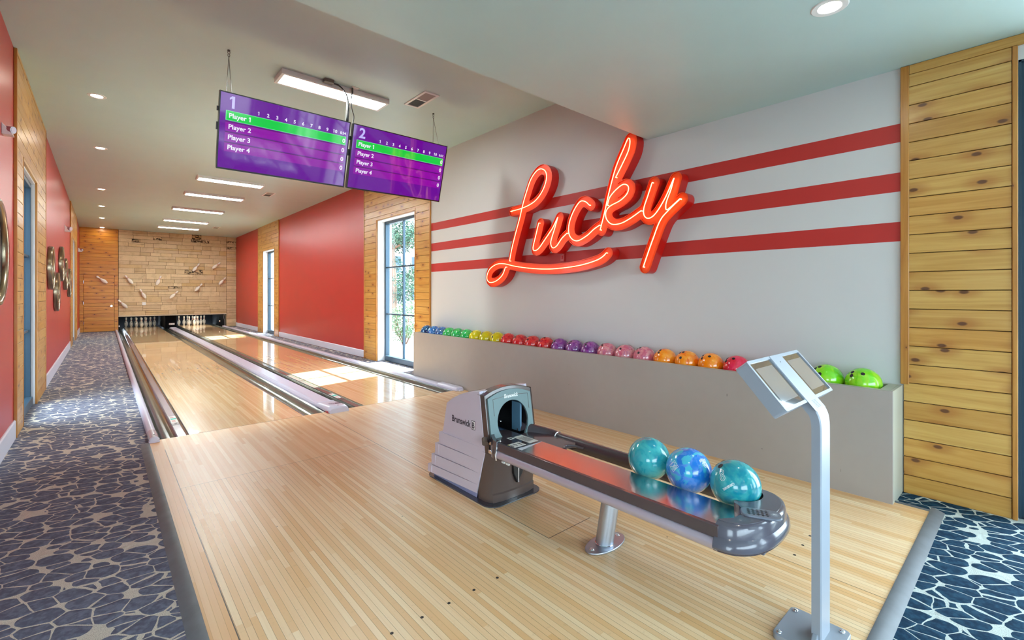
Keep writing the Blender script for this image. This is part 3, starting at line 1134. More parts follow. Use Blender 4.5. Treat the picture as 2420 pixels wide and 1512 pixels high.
# left and right capping
lx1 = L1 - GW
o = MB().prism([(lx1 - 0.066, -0.06), (lx1 - 0.066, 0.02), (lx1 - 0.055, 0.038), (lx1 - 0.034, 0.046), (lx1 - 0.012, 0.038), (lx1, 0.02), (lx1, -0.06)], 'y', YF + 0.02, YFAR + 0.06).build('lane_capping', 'capping', smooth=50)
tag(o, 'narrow rounded capping rail between the carpet and the left gutter', 'capping')
MB().prism([(lx1 - 0.072, 0.0), (lx1 - 0.072, 0.03), (lx1 - 0.056, 0.052), (lx1 - 0.034, 0.058), (lx1 - 0.012, 0.052), (lx1 + 0.006, 0.03), (lx1 + 0.006, 0.0)], 'y', YF - 0.085, YF + 0.22).build('end_cap', 'capping_clear', o, smooth=40, bevel=0.012, seg=3)
MB().box(lx1 - 0.073, lx1 + 0.007, YF - 0.09, YF - 0.03, 0.0, 0.016).build('end_foot', 'hood', o, bevel=0.004)
MB().cyl((lx1 - 0.03, YF - 0.0, 0.05), (lx1 - 0.03, YF - 0.0, 0.0595), 0.006, 12).build('screw', 'black', o)
rx = L2 + LW + GW
o = MB().prism([(rx, -0.12), (rx, 0.02), (rx + 0.02, 0.036), (rx + 0.10, 0.036), (rx + 0.12, 0.02), (rx + 0.12, -0.06)], 'y', YF + 0.02, YFAR + 0.06).build('lane_capping', 'capping', smooth=40)
tag(o, 'narrow capping rail beside the right gutter, below the windows', 'capping')
MB().prism([(rx - 0.004, 0.0), (rx - 0.004, 0.03), (rx + 0.02, 0.056), (rx + 0.10, 0.056), (rx + 0.124, 0.03), (rx + 0.124, 0.0)], 'y', YF - 0.08, YF + 0.42).build('end_cap', 'capping', o, smooth=40, bevel=0.014, seg=3)
MB().box(rx + 0.03, rx + 0.10, YF - 0.115, YF - 0.075, 0.0, 0.03).build('end_foot', 'capping', o, bevel=0.008)

# ------------------------------------------------------------------ pins
IN = 0.0254
PROF = [(1.0, 0.0), (1.05, 0.15), (1.42, 0.9), (1.75, 1.6), (1.95, 2.25), (2.25, 3.375), (2.38, 4.5), (2.25, 5.875), (1.85, 7.25), (1.45, 8.0), (1.24, 8.625), (1.08, 9.1), (0.98, 9.4), (0.92, 9.8), (0.90, 10.0), (0.91, 10.35), (0.93, 10.7), (0.98, 11.1), (1.06, 11.75), (1.2, 12.625), (1.27, 13.4), (1.22, 13.9), (1.05, 14.4), (0.75, 14.75), (0.35, 14.95), (0.0, 15.0)]
PROF = [(r * IN, z * IN) for r, z in PROF]
MIS = [1 if (9.39 * IN <= PROF[i][1] < 9.8 * IN or 10.34 * IN <= PROF[i][1] < 10.7 * IN) else 0 for i in range(len(PROF) - 1)]


def pin_mesh(emblem=True):
    mb = MB()
    mb.lathe(PROF, 28, 0, None, MIS)
    # small crown-like emblem on the belly
    for k in range(7 if emblem else 0):
        a = math.radians(-90 + (k - 3) * 7)
        zz = 0.165 + 0.012 * (1 if k % 2 else -0.4) + 0.004 * k
        r = 0.0553
        mb.add([(r * math.cos(a + dx), r * math.sin(a + dx), zz + dz) for dx, dz in ((-0.06, -0.012), (0.06, -0.010), (0.05, 0.012), (-0.05, 0.010))], [(0, 1, 2, 3)], 2)
    return mb


pin0 = pin_mesh().build('bowling_pin', ['pin', 'pin_red', 'pin_ink'], smooth=60)
tag(pin0, '', 'bowling pin', 'pins standing on the left lane')
ROWN = ['head pin at the front of the ten pins on the %s lane',
        ['left pin of the second row on the %s lane', 'right pin of the second row on the %s lane'],
        ['left pin of the third row on the %s lane', 'middle pin of the third row on the %s lane', 'right pin of the third row on the %s lane'],
        ['far left pin of the back row on the %s lane', 'second pin from the left of the back row on the %s lane', 'third pin from the left of the back row on the %s lane', 'far right pin of the back row on the %s lane']]
first = True
for cxp, side in ((L1 + LW / 2, 'left'), (L2 + LW / 2, 'right')):
    for r in range(4):
        for k in range(r + 1):
            lab = ROWN[r] if r == 0 else ROWN[r][k]
            lab = 'white ' + (lab % side) if not lab.startswith('head') else 'white ' + lab % side
            p = (cxp + (k - r / 2) * 0.3048, 23.62 + r * 0.264, 0.0)
            if first:
                pin0.location = p
                pin0['label'] = lab
                first = False
            else:
                dup(pin0, p, (0, 0, rnd.uniform(-0.6, 0.6)), lab, 'pins standing on the %s lane' % side)

DEC = [(-0.05, 1.84, -50, 'tilted white pin mounted high on the pine door'),
       (0.69, 1.86, -36, 'left-leaning pin on the stone wall, just right of the pine door'),
       (1.09, 1.34, -26, 'left-leaning pin on the stone wall above the white outlet plate'),
       (1.56, 1.84, 22, 'nearly upright pin near the middle of the stone wall'),
       (2.03, 1.30, 43, 'right-leaning pin lowest on the stone wall above the lane divider'),
       (0.52, 0.97, -40, 'lowest pin on the wall, at the stone edge by the pine boards'),
       (2.74, 2.38, 35, 'upper pin on the stone wall, left of the topmost one'),
       (3.42, 2.48, 47, 'topmost pin on the stone wall, leaning right'),
       (3.63, 1.86, 38, 'pin on the stone wall closest to the red side wall'),
       (2.82, 1.59, 38, 'right-leaning pin on the stone wall above the right lane')]
plain_pin = pin_mesh(False).build('bowling_pin', ['pin', 'pin_red'], smooth=60)
plain_me = plain_pin.data
bpy.data.objects.remove(plain_pin)
for x, z, a, lab in DEC:
    ar = math.radians(a)
    c = 0.19
    y = YFAR - 0.025 - 0.061
    dup(pin0, (x - c * math.sin(ar), y, z - c * math.cos(ar)), (0, ar, 0), lab, 'pins mounted on the far wall').data = plain_me

# ------------------------------------------------------------------ wall-side ball rack and its balls
RX, RY0, RY1, RZ = 3.79, 0.61, 6.725, 0.725
rk = thing('ball_rack', 'long low taupe ball rack with a recessed top along the striped wall', 'ball rack', (RX, RY0, 0))
dx, dy = XR - 0.022 - RX, RY1 - RY0
MB().box(0, 0.018, 0, dy, -0.012, RZ - 0.0).build('front_panel', 'rack', rk, smooth=0, bevel=0.002)
MB().box(0.0185, dx, 0, 0.018, -0.012, RZ).build('end_panel', 'rack_end', rk, smooth=0, bevel=0.002)
MB().box(0.0185, dx, dy - 0.018, dy, -0.012, RZ).build('end_panel', 'rack_end', rk, smooth=0, bevel=0.002)
tp = MB()
tp.box(0.0185, dx, 0.0185, 0.072, RZ - 0.05, RZ)
tp.box(0.0185, dx, dy - 0.032, dy - 0.0185, RZ - 0.05, RZ)
tp.box(0.0185, 0.05, 0.072, dy - 0.032, RZ - 0.05, RZ)
tp.box(0.30, dx, 0.072, dy - 0.032, RZ - 0.05, RZ)
tp.build('top_rim', 'rack_end', rk, smooth=0)
MB().box(0.05, 0.30, 0.072, dy - 0.032, 0.565, 0.62).build('trough', 'rack_in', rk, smooth=0)
for y, z, w, h in ((0.28, 0.13, 0.001, 0.018), (1.05, 0.52, 0.003, 0.020), (0.78, 0.16, 0.010, 0.003), (2.75, 0.36, 0.008, 0.003), (3.9, 0.30, 0.006, 0.004)):
    MB().box(-0.0006, 0.001, y, y + w, z, z + h).build('scuff', 'pin_ink', rk, smooth=0)

BR = 0.1079
MATB = {
    'navy': marble('navy swirl', (18, 40, 92), (52, 128, 178), (20, 26, 60), 14.0),
    'blue': marble('bright blue swirl', (16, 70, 176), (96, 176, 220), (24, 60, 120), 13.0),
    'steelblue': marble('blue grey swirl', (36, 96, 190), (92, 130, 166), (34, 54, 92), 12.0),
    'green': marble('green swirl', (20, 176, 84), (74, 192, 96), (14, 150, 96), 6.0),
    'yellow': marble('yellow swirl', (238, 224, 20), (226, 206, 26), (214, 212, 28), 6.0),
    'red': marble('red swirl', (224, 34, 44), (236, 74, 66), (190, 18, 44), 7.0),
    'purple': marble('purple swirl', (126, 44, 140), (158, 96, 160), (104, 40, 116), 7.0),
    'pink': marble('dusty pink swirl', (204, 96, 120), (224, 150, 152), (192, 110, 140), 8.0),
    'orange': marble('orange swirl', (250, 132, 8), (252, 160, 44), (244, 112, 12), 5.0),
    'crimson': marble('crimson swirl', (224, 20, 52), (236, 44, 84), (206, 16, 40), 5.0),
    'lime': marble('lime swirl', (120, 214, 20), (158, 220, 44), (96, 196, 24), 5.0),
    'teal': marble('teal swirl', (20, 150, 172), (70, 186, 188), (32, 164, 176), 6.0),
    'cobalt': marble('cobalt and aqua swirl', (36, 128, 224), (74, 192, 222), (96, 154, 236), 7.0, (0.47, 0.53)),
}


def ball_mesh():
    return MB().sphere((0, 0, 0), BR, 48, 28)


ball_me = None
hole_me = None


def make_ball(name, loc, mat, label, rot, group, cat='bowling ball', holes=True):
    global ball_me, hole_me
    if ball_me is None:
        o = ball_mesh().build(name, 'hole', smooth=180)
        ball_me = o.data
        h = MB().cyl((0, 0, BR - 0.02), (0, 0, BR + 0.0004), 0.0125, 20).build('finger_hole', 'hole')
        hole_me = h.data
        bpy.data.objects.remove(h)
        bpy.data.objects.remove(o)
    me = ball_me.copy()
    me.materials.clear()
    me.materials.append(MATB[mat])
    o = bpy.data.objects.new(name, me)
    COL.objects.link(o)
    o.location = loc
    o.rotation_euler = rot
    tag(o, label, cat, group)
    if holes:
        for a, b in ((0.0, 0.0), (0.30, 0.0), (0.15, 0.62)):
            h = bpy.data.objects.new('finger_hole', hole_me)
            COL.objects.link(h)
            h.parent = o
            h.rotation_euler = (a - 0.15, b - 0.2, 0)
    return o


RB = [(6.580, 'navy', 'dark navy swirled bowling ball at the window end of the rack'),
      (6.364, 'blue', 'bright blue swirled bowling ball, second from the window end of the rack'),
      (6.148, 'steelblue', 'grey blue swirled bowling ball touching the first green ball'),
      (5.931, 'green', 'green bowling ball next to the blue balls on the rack'),
      (5.706, 'green', 'middle one of the three green balls near the window'),
      (5.481, 'green', 'green bowling ball touching the first yellow ball'),
      (5.250, 'yellow', 'yellow bowling ball next to the green balls'),
      (5.017, 'yellow', 'middle one of the three yellow balls on the rack'),
      (4.778, 'yellow', 'yellow bowling ball touching the first red ball'),
      (4.557, 'red', 'red bowling ball next to the yellow balls'),
      (4.326, 'red', 'second red ball counted from the yellow balls'),
      (4.101, 'red', 'third red ball counted from the yellow balls'),
      (3.876, 'red', 'red bowling ball touching the first purple ball'),
      (3.651, 'purple', 'purple bowling ball next to the red balls'),
      (3.426, 'purple', 'middle one of the three purple balls on the rack'),
      (3.201, 'purple', 'purple bowling ball touching the first pink ball'),
      (2.978, 'pink', 'dusty pink bowling ball next to the purple balls'),
      (2.754, 'pink', 'middle one of the three dusty pink balls'),
      (2.535, 'pink', 'dusty pink bowling ball touching the first orange ball'),
      (2.312, 'orange', 'orange bowling ball next to the pink balls'),
      (2.092, 'orange', 'middle one of the three swirled orange balls'),
      (1.874, 'orange', 'orange bowling ball touching the crimson ball'),
      (1.655, 'crimson', 'crimson bowling ball between the orange balls and the console'),
      (1.435, 'crimson', 'crimson bowling ball mostly hidden behind the tablet console'),
      (1.016, 'lime', 'lime green bowling ball just right of the tablet console'),
      (0.797, 'lime', 'lime green bowling ball at the near end of the rack')]
rb = random.Random(3)
for y, m, lab in RB:
    v = Vector((-0.62 + rb.uniform(-0.1, 0.1), 0.30 + rb.uniform(-0.12, 0.12), 0.74))
    q = v.to_track_quat('Z', 'Y').to_matrix().to_4x4() @ Matrix.Rotation(rb.uniform(0, 6.28), 4, 'Z')
    make_ball('bowling_ball', (3.960, y, 0.728), m, lab, q.to_euler(), 'coloured balls on the wall rack')

# ------------------------------------------------------------------ ball return
ret = thing('ball_return', 'ball return with lavender grey hood, steel tray and one slanted post on the maple boards', 'ball return', (2.05, 1.54, 0))
OX, OY = 2.05, 1.54


def R(mb):
    """shift world coordinates into the ball return's own frame"""
    mb.v = [(x - OX, y - OY, z) for x, y, z in mb.v]
    return mb


HX0, HX1 = 1.842, 2.262
arcy = [(2.41, 0.712), (2.47, 0.705), (2.55, 0.686), (2.64, 0.655), (2.72, 0.618), (2.795, 0.572)]
shell = [(2.44, 0.045), (2.352, 0.325)] + arcy + [(2.845, 0.365), (2.91, 0.045)]
mb = MB()
mb.prism(shell, 'x', HX0, HX0 + 0.03)
mb.prism(shell, 'x', HX1 - 0.03, HX1)
top = arcy + [(2.83, 0.40)]
inner = [(y - 0.012, z - 0.014) for y, z in top]
mb.prism(top + list(reversed(inner)), 'x', HX0 + 0.03, HX1 - 0.03)
mb.box(HX0 + 0.03, HX1 - 0.03, 2.80, 2.85, 0.045, 0.45)
R(mb).build('hood_shell', 'hood', ret, smooth=25, bevel=0.008, seg=3)
# louvre steps down the flanks, fading out towards the front
LV = [(0.350, 0.266, 2.876), (0.262, 0.180, 2.915), (0.176, 0.100, 2.950), (0.096, 0.040, 2.985)]
for xs, sg in ((HX0, -1), (HX1, 1)):
    for i, (zt, zb, yb) in enumerate(LV):
        mb = MB()
        yf = 2.395 + i * 0.012
        p = 0.004 + 0.009 * (i + 1)
        # wedge: thick at the back, nothing at the front
        A = [(xs, yf, zt - 0.006), (xs, yf, zb), (xs + sg * p, yb, zb), (xs + sg * p, yb, zt - 0.004), (xs + sg * p * 0.8, yb, zt)]
        Bv = [(xs, yf, zt - 0.004), (xs - sg * 0.01, yf, zb), (xs - sg * 0.01, yb, zb), (xs - sg * 0.01, yb, zt)]
        v = [(xs, yf, zt), (xs, yf, zb), (xs + sg * p, yb, zb), (xs + sg * p, yb, zt), (xs - sg * 0.02, yb, zt), (xs - sg * 0.02, yb, zb)]
        mb.add(v, [(0, 1, 2, 3), (3, 2, 5, 4), (0, 3, 4), (1, 5, 2), (0, 4, 5, 1)] if sg < 0 else [(3, 2, 1, 0), (4, 5, 2, 3), (4, 3, 0), (2, 5, 1), (1, 5, 4, 0)])
        R(mb).build('louvre', 'hood', ret, smooth=0)
mb = MB()
for i, (zt, zb, yb) in enumerate(LV):
    mb.box(HX0 - 0.0035 - 0.009 * (i + 1), HX1 + 0.0035 + 0.009 * (i + 1), yb - 0.05, yb, zb, zt - 0.003)
    mb.box(HX0 + 0.01, HX1 - 0.01, 2.70, yb - 0.01, zb - 0.003, zt - 0.006)
R(mb).build('rear_steps', 'hood', ret, smooth=0, bevel=0.004)
R(MB().box(HX0 + 0.004, HX1 - 0.004, 2.425, 2.975, 0.006, 0.046)).build('skirt', plain('blue grey skirt', (150, 158, 196), 0.35), ret, smooth=0, bevel=0.003)
bp = [(2.045 + u, 2.645 + w) for u, w in rrect(0.475, 0.80, 0.09, 8)]
R(MB().prism(bp, 'z', 0.0, 0.007)).build('base_plate', plain('smoked base sheet', (66, 68, 76), 0.15, coat=0.5), ret, smooth=30, bevel=0.002)

# dark front cowl with a bulging lower half
mb = MB()
side = [(2.442, 0.012), (2.30, 0.012), (2.30, 0.06), (2.318, 0.075), (2.262, 0.315), (2.30, 0.355), (2.345, 0.72), (2.41, 0.7122), (2.352, 0.325)]
cols = [(HX0 + 0.004, 0.0), (HX0 + 0.03, -0.045), (HX0 + 0.10, -0.062), ((HX0 + HX1) / 2, -0.066), (HX1 - 0.10, -0.062), (HX1 - 0.03, -0.045), (HX1 - 0.004, 0.0)]
low = [(2.442, 0.012), (2.345, 0.012), (2.345, 0.055), (2.352, 0.066), (2.325, 0.312), (2.318, 0.345), (2.352, 0.325)]
vv, ff = [], []
nl = 5
prof_l = [(2.350, 0.008), (2.350, 0.056), (2.358, 0.064), (2.330, 0.315), (2.322, 0.350)]
for x, dyy in cols:
    for y, z in prof_l:
        vv.append((x, y + dyy, z))
for i in range(len(cols) - 1):
    for k in range(nl - 1):
        ff.append((i * nl + k, i * nl + k + 1, (i + 1) * nl + k + 1, (i + 1) * nl + k))
k0 = len(vv)
for x, dyy in (cols[0], cols[-1]):
    pass
vv += [(cols[0][0], 2.442, 0.008), (cols[0][0], 2.356, 0.325), (cols[-1][0], 2.442, 0.008), (cols[-1][0], 2.356, 0.325)]
ff.append((0, k0, k0 + 1, 4, 3, 2, 1))
b0 = (len(cols) - 1) * nl
ff.append((b0 + 1, b0 + 2, b0 + 3, b0 + 4, k0 + 3, k0 + 2, b0))
ff.append(tuple([k0 + 1] + [i * nl + 4 for i in range(len(cols))][0:] + [k0 + 3])[::-1])
mb.add(vv, ff)
R(mb).build('front_cowl', 'hood_dark', ret, smooth=40)
# upright slot in the cowl
R(MB().prism([(2.00, 0.30), (2.13, 0.30), (2.125, 0.24), (2.09, 0.16), (2.045, 0.105), (2.015, 0.17)], 'y', 2.262, 2.285)).build('cowl_slot', 'black', ret, smooth=0, bevel=0.004)
R(MB().box(2.050, 2.056, 2.2595, 2.263, 0.11, 0.30)).build('slot_rib', 'chrome', ret, smooth=0)

# dark rim round the face plate: outline in x and z
def face_outline(mx, zt, zb):
    pts = [(HX0 + mx, zb)]
    for k in range(13):
        u = k / 12
        x = HX0 + mx + (HX1 - HX0 - 2 * mx) * u
        pts.append((x, zt + 0.040 * (1 - (2 * u - 1) ** 2)))
    pts.append((HX1 - mx, zb))
    return pts


hc_, hr_ = (2.062, 0.500), 0.136
mouth = []
for k in range(33):
    a = math.radians(-58 + (296) * k / 32)
    mouth.append((hc_[0] + hr_ * math.cos(a), hc_[1] + hr_ * math.sin(a)))
mouth += [(hc_[0] - 0.062, hc_[1] - 0.150), (hc_[0] + 0.062, hc_[1] - 0.150)]
def tilt(y0):
    return lambda u, v, w: (u - OX, y0 + (v - 0.35) * 0.16 + w - OY, v)


rim = holed_prism(face_outline(0.002, 0.690, 0.330), [mouth], tilt(2.312), 0.06)
rim.build('face_rim', 'hood_dark', ret, smooth=30, bevel=0.004)
plate = holed_prism(face_outline(0.022, 0.668, 0.345), [mouth], tilt(2.300), 0.012)
plate.build('face_plate', 'hood_face', ret, smooth=30)
ln = []
for u, w in ((1.905, 0.555), (1.905, 0.660), (2.06, 0.672), (2.215, 0.660), (2.215, 0.560)):
    ln.append((u - OX, 2.2995 + (w - 0.35) * 0.16 - OY, w))
MB().tube(ln, 0.0016, 6).build('panel_seam', 'hood_dark', ret)
tun = MB()
seg = 33
vv, ff = [], []
for y in (2.318, 2.62):
    for u, w in mouth[:33]:
        vv.append((u, y + (w - 0.35) * 0.16, w))
for k in range(seg - 1):
    ff.append((k, k + 1, seg + k + 1, seg + k))
tun.add(vv, ff)
tun.box(1.93, 2.19, 2.62, 2.66, 0.33, 0.66)
tun.box(1.93, 2.19, 2.30, 2.64, 0.335, 0.350)
R(tun).build('mouth_tunnel', 'black', ret, smooth=40)
R(MB().box(2.155, 2.17, 2.36, 2.445, 0.36, 0.60)).build('mouth_side_plate', plain('steel blue guide plate', (88, 124, 148), 0.4), ret, smooth=0)
mech = MB()
mech.cyl((2.02, 2.52, 0.43), (2.10, 2.44, 0.39), 0.016, 14)
mech.cyl((2.00, 2.50, 0.40), (2.12, 2.47, 0.37), 0.010, 12)
R(mech).build('kicker_arm', plain('dark blue steel', (34, 54, 80), 0.3, 0.5), ret)
for x, y, z in ((2.03, 2.50, 0.47), (2.08, 2.48, 0.46), (2.02, 2.44, 0.385), (2.10, 2.43, 0.40)):
    R(MB().sphere((x, y, z), 0.008, 12, 8)).build('bolt_head', 'chrome', ret)

# lettering on the hood: flank and face
v, f = text_mesh('Brunswick', 0.062, 0.0014, 'LEFT', 0.84)
y_of = lambda u: 2.735 - u
mb = MB()
zb = 0.457
def on_flank(u, w, lift=0.0006):
    return (HX0 - lift - OX, 2.728 - u - OY, zb + w)
mb.add([on_flank(a, b) for a, b in v], f)
wt = max(a for a, b in v)
mb.build('flank_lettering', 'mark_dark', ret, smooth=0)
mb = MB()
o_ = wt + 0.008
outer = [(o_, -0.010), (o_ + 0.042, -0.010), (o_ + 0.042, 0.050), (o_, 0.050)]
inner = [(o_ + 0.004, -0.006), (o_ + 0.038, -0.006), (o_ + 0.038, 0.046), (o_ + 0.004, 0.046)]
mb.add([on_flank(a, b) for a, b in outer + inner], [(0, 1, 5, 4), (1, 2, 6, 5), (2, 3, 7, 6), (3, 0, 4, 7)])
v, f = text_mesh('B', 0.056, 0.0016, 'LEFT', 0.84)
mb.add([on_flank(o_ + 0.006 + a, b) for a, b in v], f)
mb.build('flank_emblem', 'mark_dark', ret, smooth=0)
MB().add([on_flank(a, b, 0.0003) for a, b in outer], [(0, 1, 2, 3)]).build('emblem_ground', 'white_print', ret, smooth=0)
v, f = text_mesh('Brunswick', 0.036, 0.001, 'CENTER', 0.80, shear=0.2)
mb = MB()
mb.add([(a + 2.062 - OX, 2.2992 + (0.655 + b - 0.35) * 0.16 - OY, 0.655 + b) for a, b in v], f)
mb.build('face_lettering', 'white_print', ret, smooth=0)

# track: steel tray, left rail, right rail
TY0, TY1 = 0.80, 2.26
R(MB().prism([(1.834, 0.396), (2.082, 0.408), (2.082, 0.416), (1.845, 0.404), (1.838, 0.414), (1.834, 0.414)], 'y', TY0, 2.30)).build('steel_tray', 'tray', ret, smooth=20)
R(MB().prism([(1.810, 0.388), (1.834, 0.388), (1.836, 0.432), (1.829, 0.438), (1.812, 0.436)], 'y', TY0 + 0.03, 2.19)).build('left_rail', 'track_dark', ret, smooth=20, bevel=0.002)
R(MB().cyl((1.826, TY0 + 0.03, 0.362), (1.826, 2.19, 0.362), 0.027, 24)).build('silver_tube', 'track_silver', ret)
pr_ = []
for k in range(15):
    a = math.radians(200 - 220 * k / 14)
    pr_.append((2.280 + 0.036 * math.cos(a), 0.384 + 0.040 * math.sin(a)))
pr_ += [(2.330, 0.345), (2.300, 0.335), (2.262, 0.345)]
R(MB().prism(pr_, 'y', TY0 + 0.02, 2.12)).build('right_rail', 'track_dark', ret, smooth=40)
R(MB().box(2.258, 2.264, TY0 + 0.04, 2.12, 0.372, 0.380)).build('rail_bead', 'chrome', ret, smooth=0)
# curved joining pieces and chrome clips
pj = MB()
N = 8
vv, ff = [], []
for i in range(N + 1):
    t = i / N
    y = 2.12 + 0.27 * t
    dx_ = -0.085 * (t * t * (3 - 2 * t))
    sc_ = 1.0 + 0.45 * t
    for x, z in pr_:
        vv.append((2.280 + (x - 2.280) * sc_ + dx_ + 0.01, y, 0.384 + (z - 0.384) * sc_ + 0.02 * t))
n = len(pr_)
for i in range(N):
    for k in range(n):
        ff.append((i * n + k, (i + 1) * n + k, (i + 1) * n + (k + 1) % n, i * n + (k + 1) % n))
ff += [tuple(range(n)), tuple(reversed(range(N * n, N * n + n)))]
R(pj.add(vv, ff)).build('right_rail_bend', 'track_dark', ret, smooth=40)
cl = MB().tube([(x * 1.0 + (x - 2.280) * 0.06, 2.12, z + (z - 0.384) * 0.06) for x, z in pr_], 0.004, 8, closed=True)
R(cl).build('rail_clip', 'chrome', ret)
lj = MB()
vv, ff = [], []
pl = [(1.806, 0.337), (1.836, 0.333), (1.840, 0.436), (1.812, 0.438), (1.804, 0.395)]
for i in range(N + 1):
    t = i / N
    y = 2.19 + 0.13 * t
    dx_ = 0.055 * t * t
    for x, z in pl:
        vv.append((x + dx_, y, z + (0.01 if z > 0.4 else -0.015) * t))
n = len(pl)
for i in range(N):
    for k in range(n):
        ff.append((i * n + k, i * n + (k + 1) % n, (i + 1) * n + (k + 1) % n, (i + 1) * n + k))
ff += [tuple(reversed(range(n))), tuple(range(N * n, N * n + n))]
R(lj.add(vv, ff)).build('left_rail_bend', 'track_dark', ret, smooth=30)
R(MB().tube([(1.803, 2.19, 0.330), (1.797, 2.19, 0.365), (1.806, 2.19, 0.392), (1.808, 2.19, 0.440), (1.838, 2.19, 0.442)], 0.0045, 8)).build('rail_clip', 'chrome', ret)
R(MB().box(1.797, 1.806, 2.232, 2.262, 0.357, 0.381)).build('reset_button', 'chrome', ret, bevel=0.004, seg=3)
R(MB().cyl((1.815, 2.315, 0.40), (1.835, 2.345, 0.42), 0.02, 16)).build('pivot', 'hood_dark', ret)
R(MB().box(1.845, 2.082, 2.075, 2.42, 0.400, 0.4165)).build('entry_plate', 'track_dark', ret, smooth=0)
lb = MB()
R(lb.box(1.86, 1.965, 2.095, 2.165, 0.4166, 0.4175)).build('warning_label', 'sticker', ret, smooth=0)
lb = MB()
for k, (x, y) in enumerate(((1.875, 2.11), (1.905, 2.11), (1.94, 2.11))):
    lb.box(x, x + 0.006, y, y + 0.045, 0.4176, 0.4179)
    lb.box(x - 0.006, x + 0.014, y + 0.014 + 0.006 * k, y + 0.020 + 0.006 * k, 0.4176, 0.4179)
R(lb).build('label_print', 'mark_dark', ret, smooth=0)
R(MB().box(1.866, 1.882, 2.150, 2.160, 0.4176, 0.4180)).build('label_flash', plain('yellow print', (226, 206, 40), 0.5), ret, smooth=0)
lb = MB()
R(lb.box(2.00, 2.075, 2.10, 2.255, 0.4168, 0.4177)).build('instruction_label', 'sticker', ret, smooth=0)
lb = MB()
for k in range(9):
    lb.box(2.008 + k * 0.007, 2.0105 + k * 0.007, 2.13, 2.235 - (k % 3) * 0.012, 0.4178, 0.4181)
R(lb).build('label_print', 'mark_dark', ret, smooth=0)
R(MB().box(1.955, 1.99, 2.23, 2.268, 0.4168, 0.4177)).build('pictogram_label', 'sticker', ret, smooth=0)
R(MB().cyl((1.9725, 2.249, 0.4176), (1.9725, 2.249, 0.4181), 0.011, 16)).build('label_print', 'mark_dark', ret, smooth=0)
# slot lip
R(MB().tube(spline([(2.10, 1.90, 0.408), (2.14, 1.93, 0.410), (2.185, 1.90, 0.408), (2.21, 1.84, 0.40)], 0.01), 0.008, 8)).build('slot_lip', 'track_dark', ret)
R(MB().prism([(2.083, 2.30), (2.26, 2.30), (2.26, 1.95), (2.20, 1.90), (2.14, 1.92), (2.083, 1.86)], 'z', 0.396, 0.406)).build('slot_floor', 'track_dark', ret, smooth=0)
# little lights under the left rail
for y in (2.155, 2.115):
    R(MB().box(1.822, 1.836, y - 0.018, y + 0.010, 0.318, 0.330)).build('under_clip', 'sticker', ret, bevel=0.003)

# end cap
ecx, ecy, ehw, ehd = 2.062, 0.845, 0.268, 0.165


def cap_arc(hw, hd, n=40, p=2.35):
    out = []
    for k in range(n + 1):
        a = PI + PI * k / n
        c, s = math.cos(a), math.sin(a)
        out.append((ecx + hw * math.copysign(abs(c) ** (2 / p), c), ecy + hd * math.copysign(abs(s) ** (2 / p), s)))
    return out


levels = [(0.345, 0.955), (0.352, 0.99), (0.360, 1.0), (0.380, 0.985), (0.392, 0.95), (0.398, 0.925), (0.430, 0.905), (0.440, 0.885), (0.446, 0.85), (0.449, 0.80)]
bx, by, br_ = 2.168, 0.925, 0.118
inner_edge = [(2.062 + 0.8 * ehw, ecy)]
notch = []
for k in range(15):
    a = math.radians(-8 - 164 * k / 14)
    notch.append((bx + br_ * math.cos(a), max(by + br_ * math.sin(a), 0.0)))
mb = MB()
vv, ff = [], []
n = 41
for z, s in levels:
    for x, y in cap_arc(ehw * s, ehd * s):
        vv.append((x, y, z))
for i in range(len(levels) - 1):
    for k in range(n - 1):
        ff.append((i * n + k, i * n + k + 1, (i + 1) * n + k + 1, (i + 1) * n + k))
mb.add(vv, ff)
R(mb).build('cap_skirt', 'cap_plastic', ret, smooth=28)
# top: outer arc, straight back edge broken by the curved pockets for tray and ball
top_o = cap_arc(ehw * 0.81, ehd * 0.81)
back = [(2.275, 0.845), (2.262, 0.865)]
pk = []
for k in range(13):
    a = math.radians(-20 - 140 * k / 12)
    pk.append((2.171 + 0.109 * math.cos(a), 0.912 + 0.112 * math.sin(a)))
back += pk
back += [(2.060, 0.872), (2.045, 0.866), (2.030, 0.838), (2.000, 0.812), (1.955, 0.800), (1.905, 0.808), (1.870, 0.832), (1.846, 0.845)]
outl = top_o + back
MB_ = holed_prism([(x - OX, y - OY) for x, y in outl], [], lambda u, w, h: (u, w, 0.4505 + h), -0.012)
MB_.build('cap_top', 'cap_plastic', ret, smooth=30)
wall = MB()
bk = [top_o[-1]] + back + [top_o[0]]
vv, ff = [], []
for x, y in bk:
    vv += [(x, y, 0.4505), (x, y, 0.36)]
for i in range(len(bk) - 1):
    ff.append((2 * i, 2 * i + 1, 2 * i + 3, 2 * i + 2))
R(wall.add(vv, ff)).build('cap_pocket', 'cap_plastic', ret, smooth=40)
R(MB().prism(cap_arc(ehw * 0.955, ehd * 0.955), 'z', 0.341, 0.347)).build('cap_underside', 'track_dark', ret, smooth=0)
R(MB().box(1.95, 2.00, 0.71, 0.76, 0.318, 0.342)).build('under_foot', 'cap_plastic', ret, bevel=0.006)
gp = []
gc = Vector((2.012, 0.745))
ang = math.radians(-62)
ca, sa = math.cos(ang), math.sin(ang)
G = lambda u, w: (gc.x + u * ca - w * sa, gc.y + u * sa + w * ca)
R(MB().prism([G(u, w) for u, w in rrect(0.150, 0.082, 0.030, 6)], 'z', 0.448, 0.458)).build('speaker_grille', plain('slate speaker cover', (118, 124, 138), 0.3, coat=0.4), ret, smooth=30, bevel=0.004, seg=3)
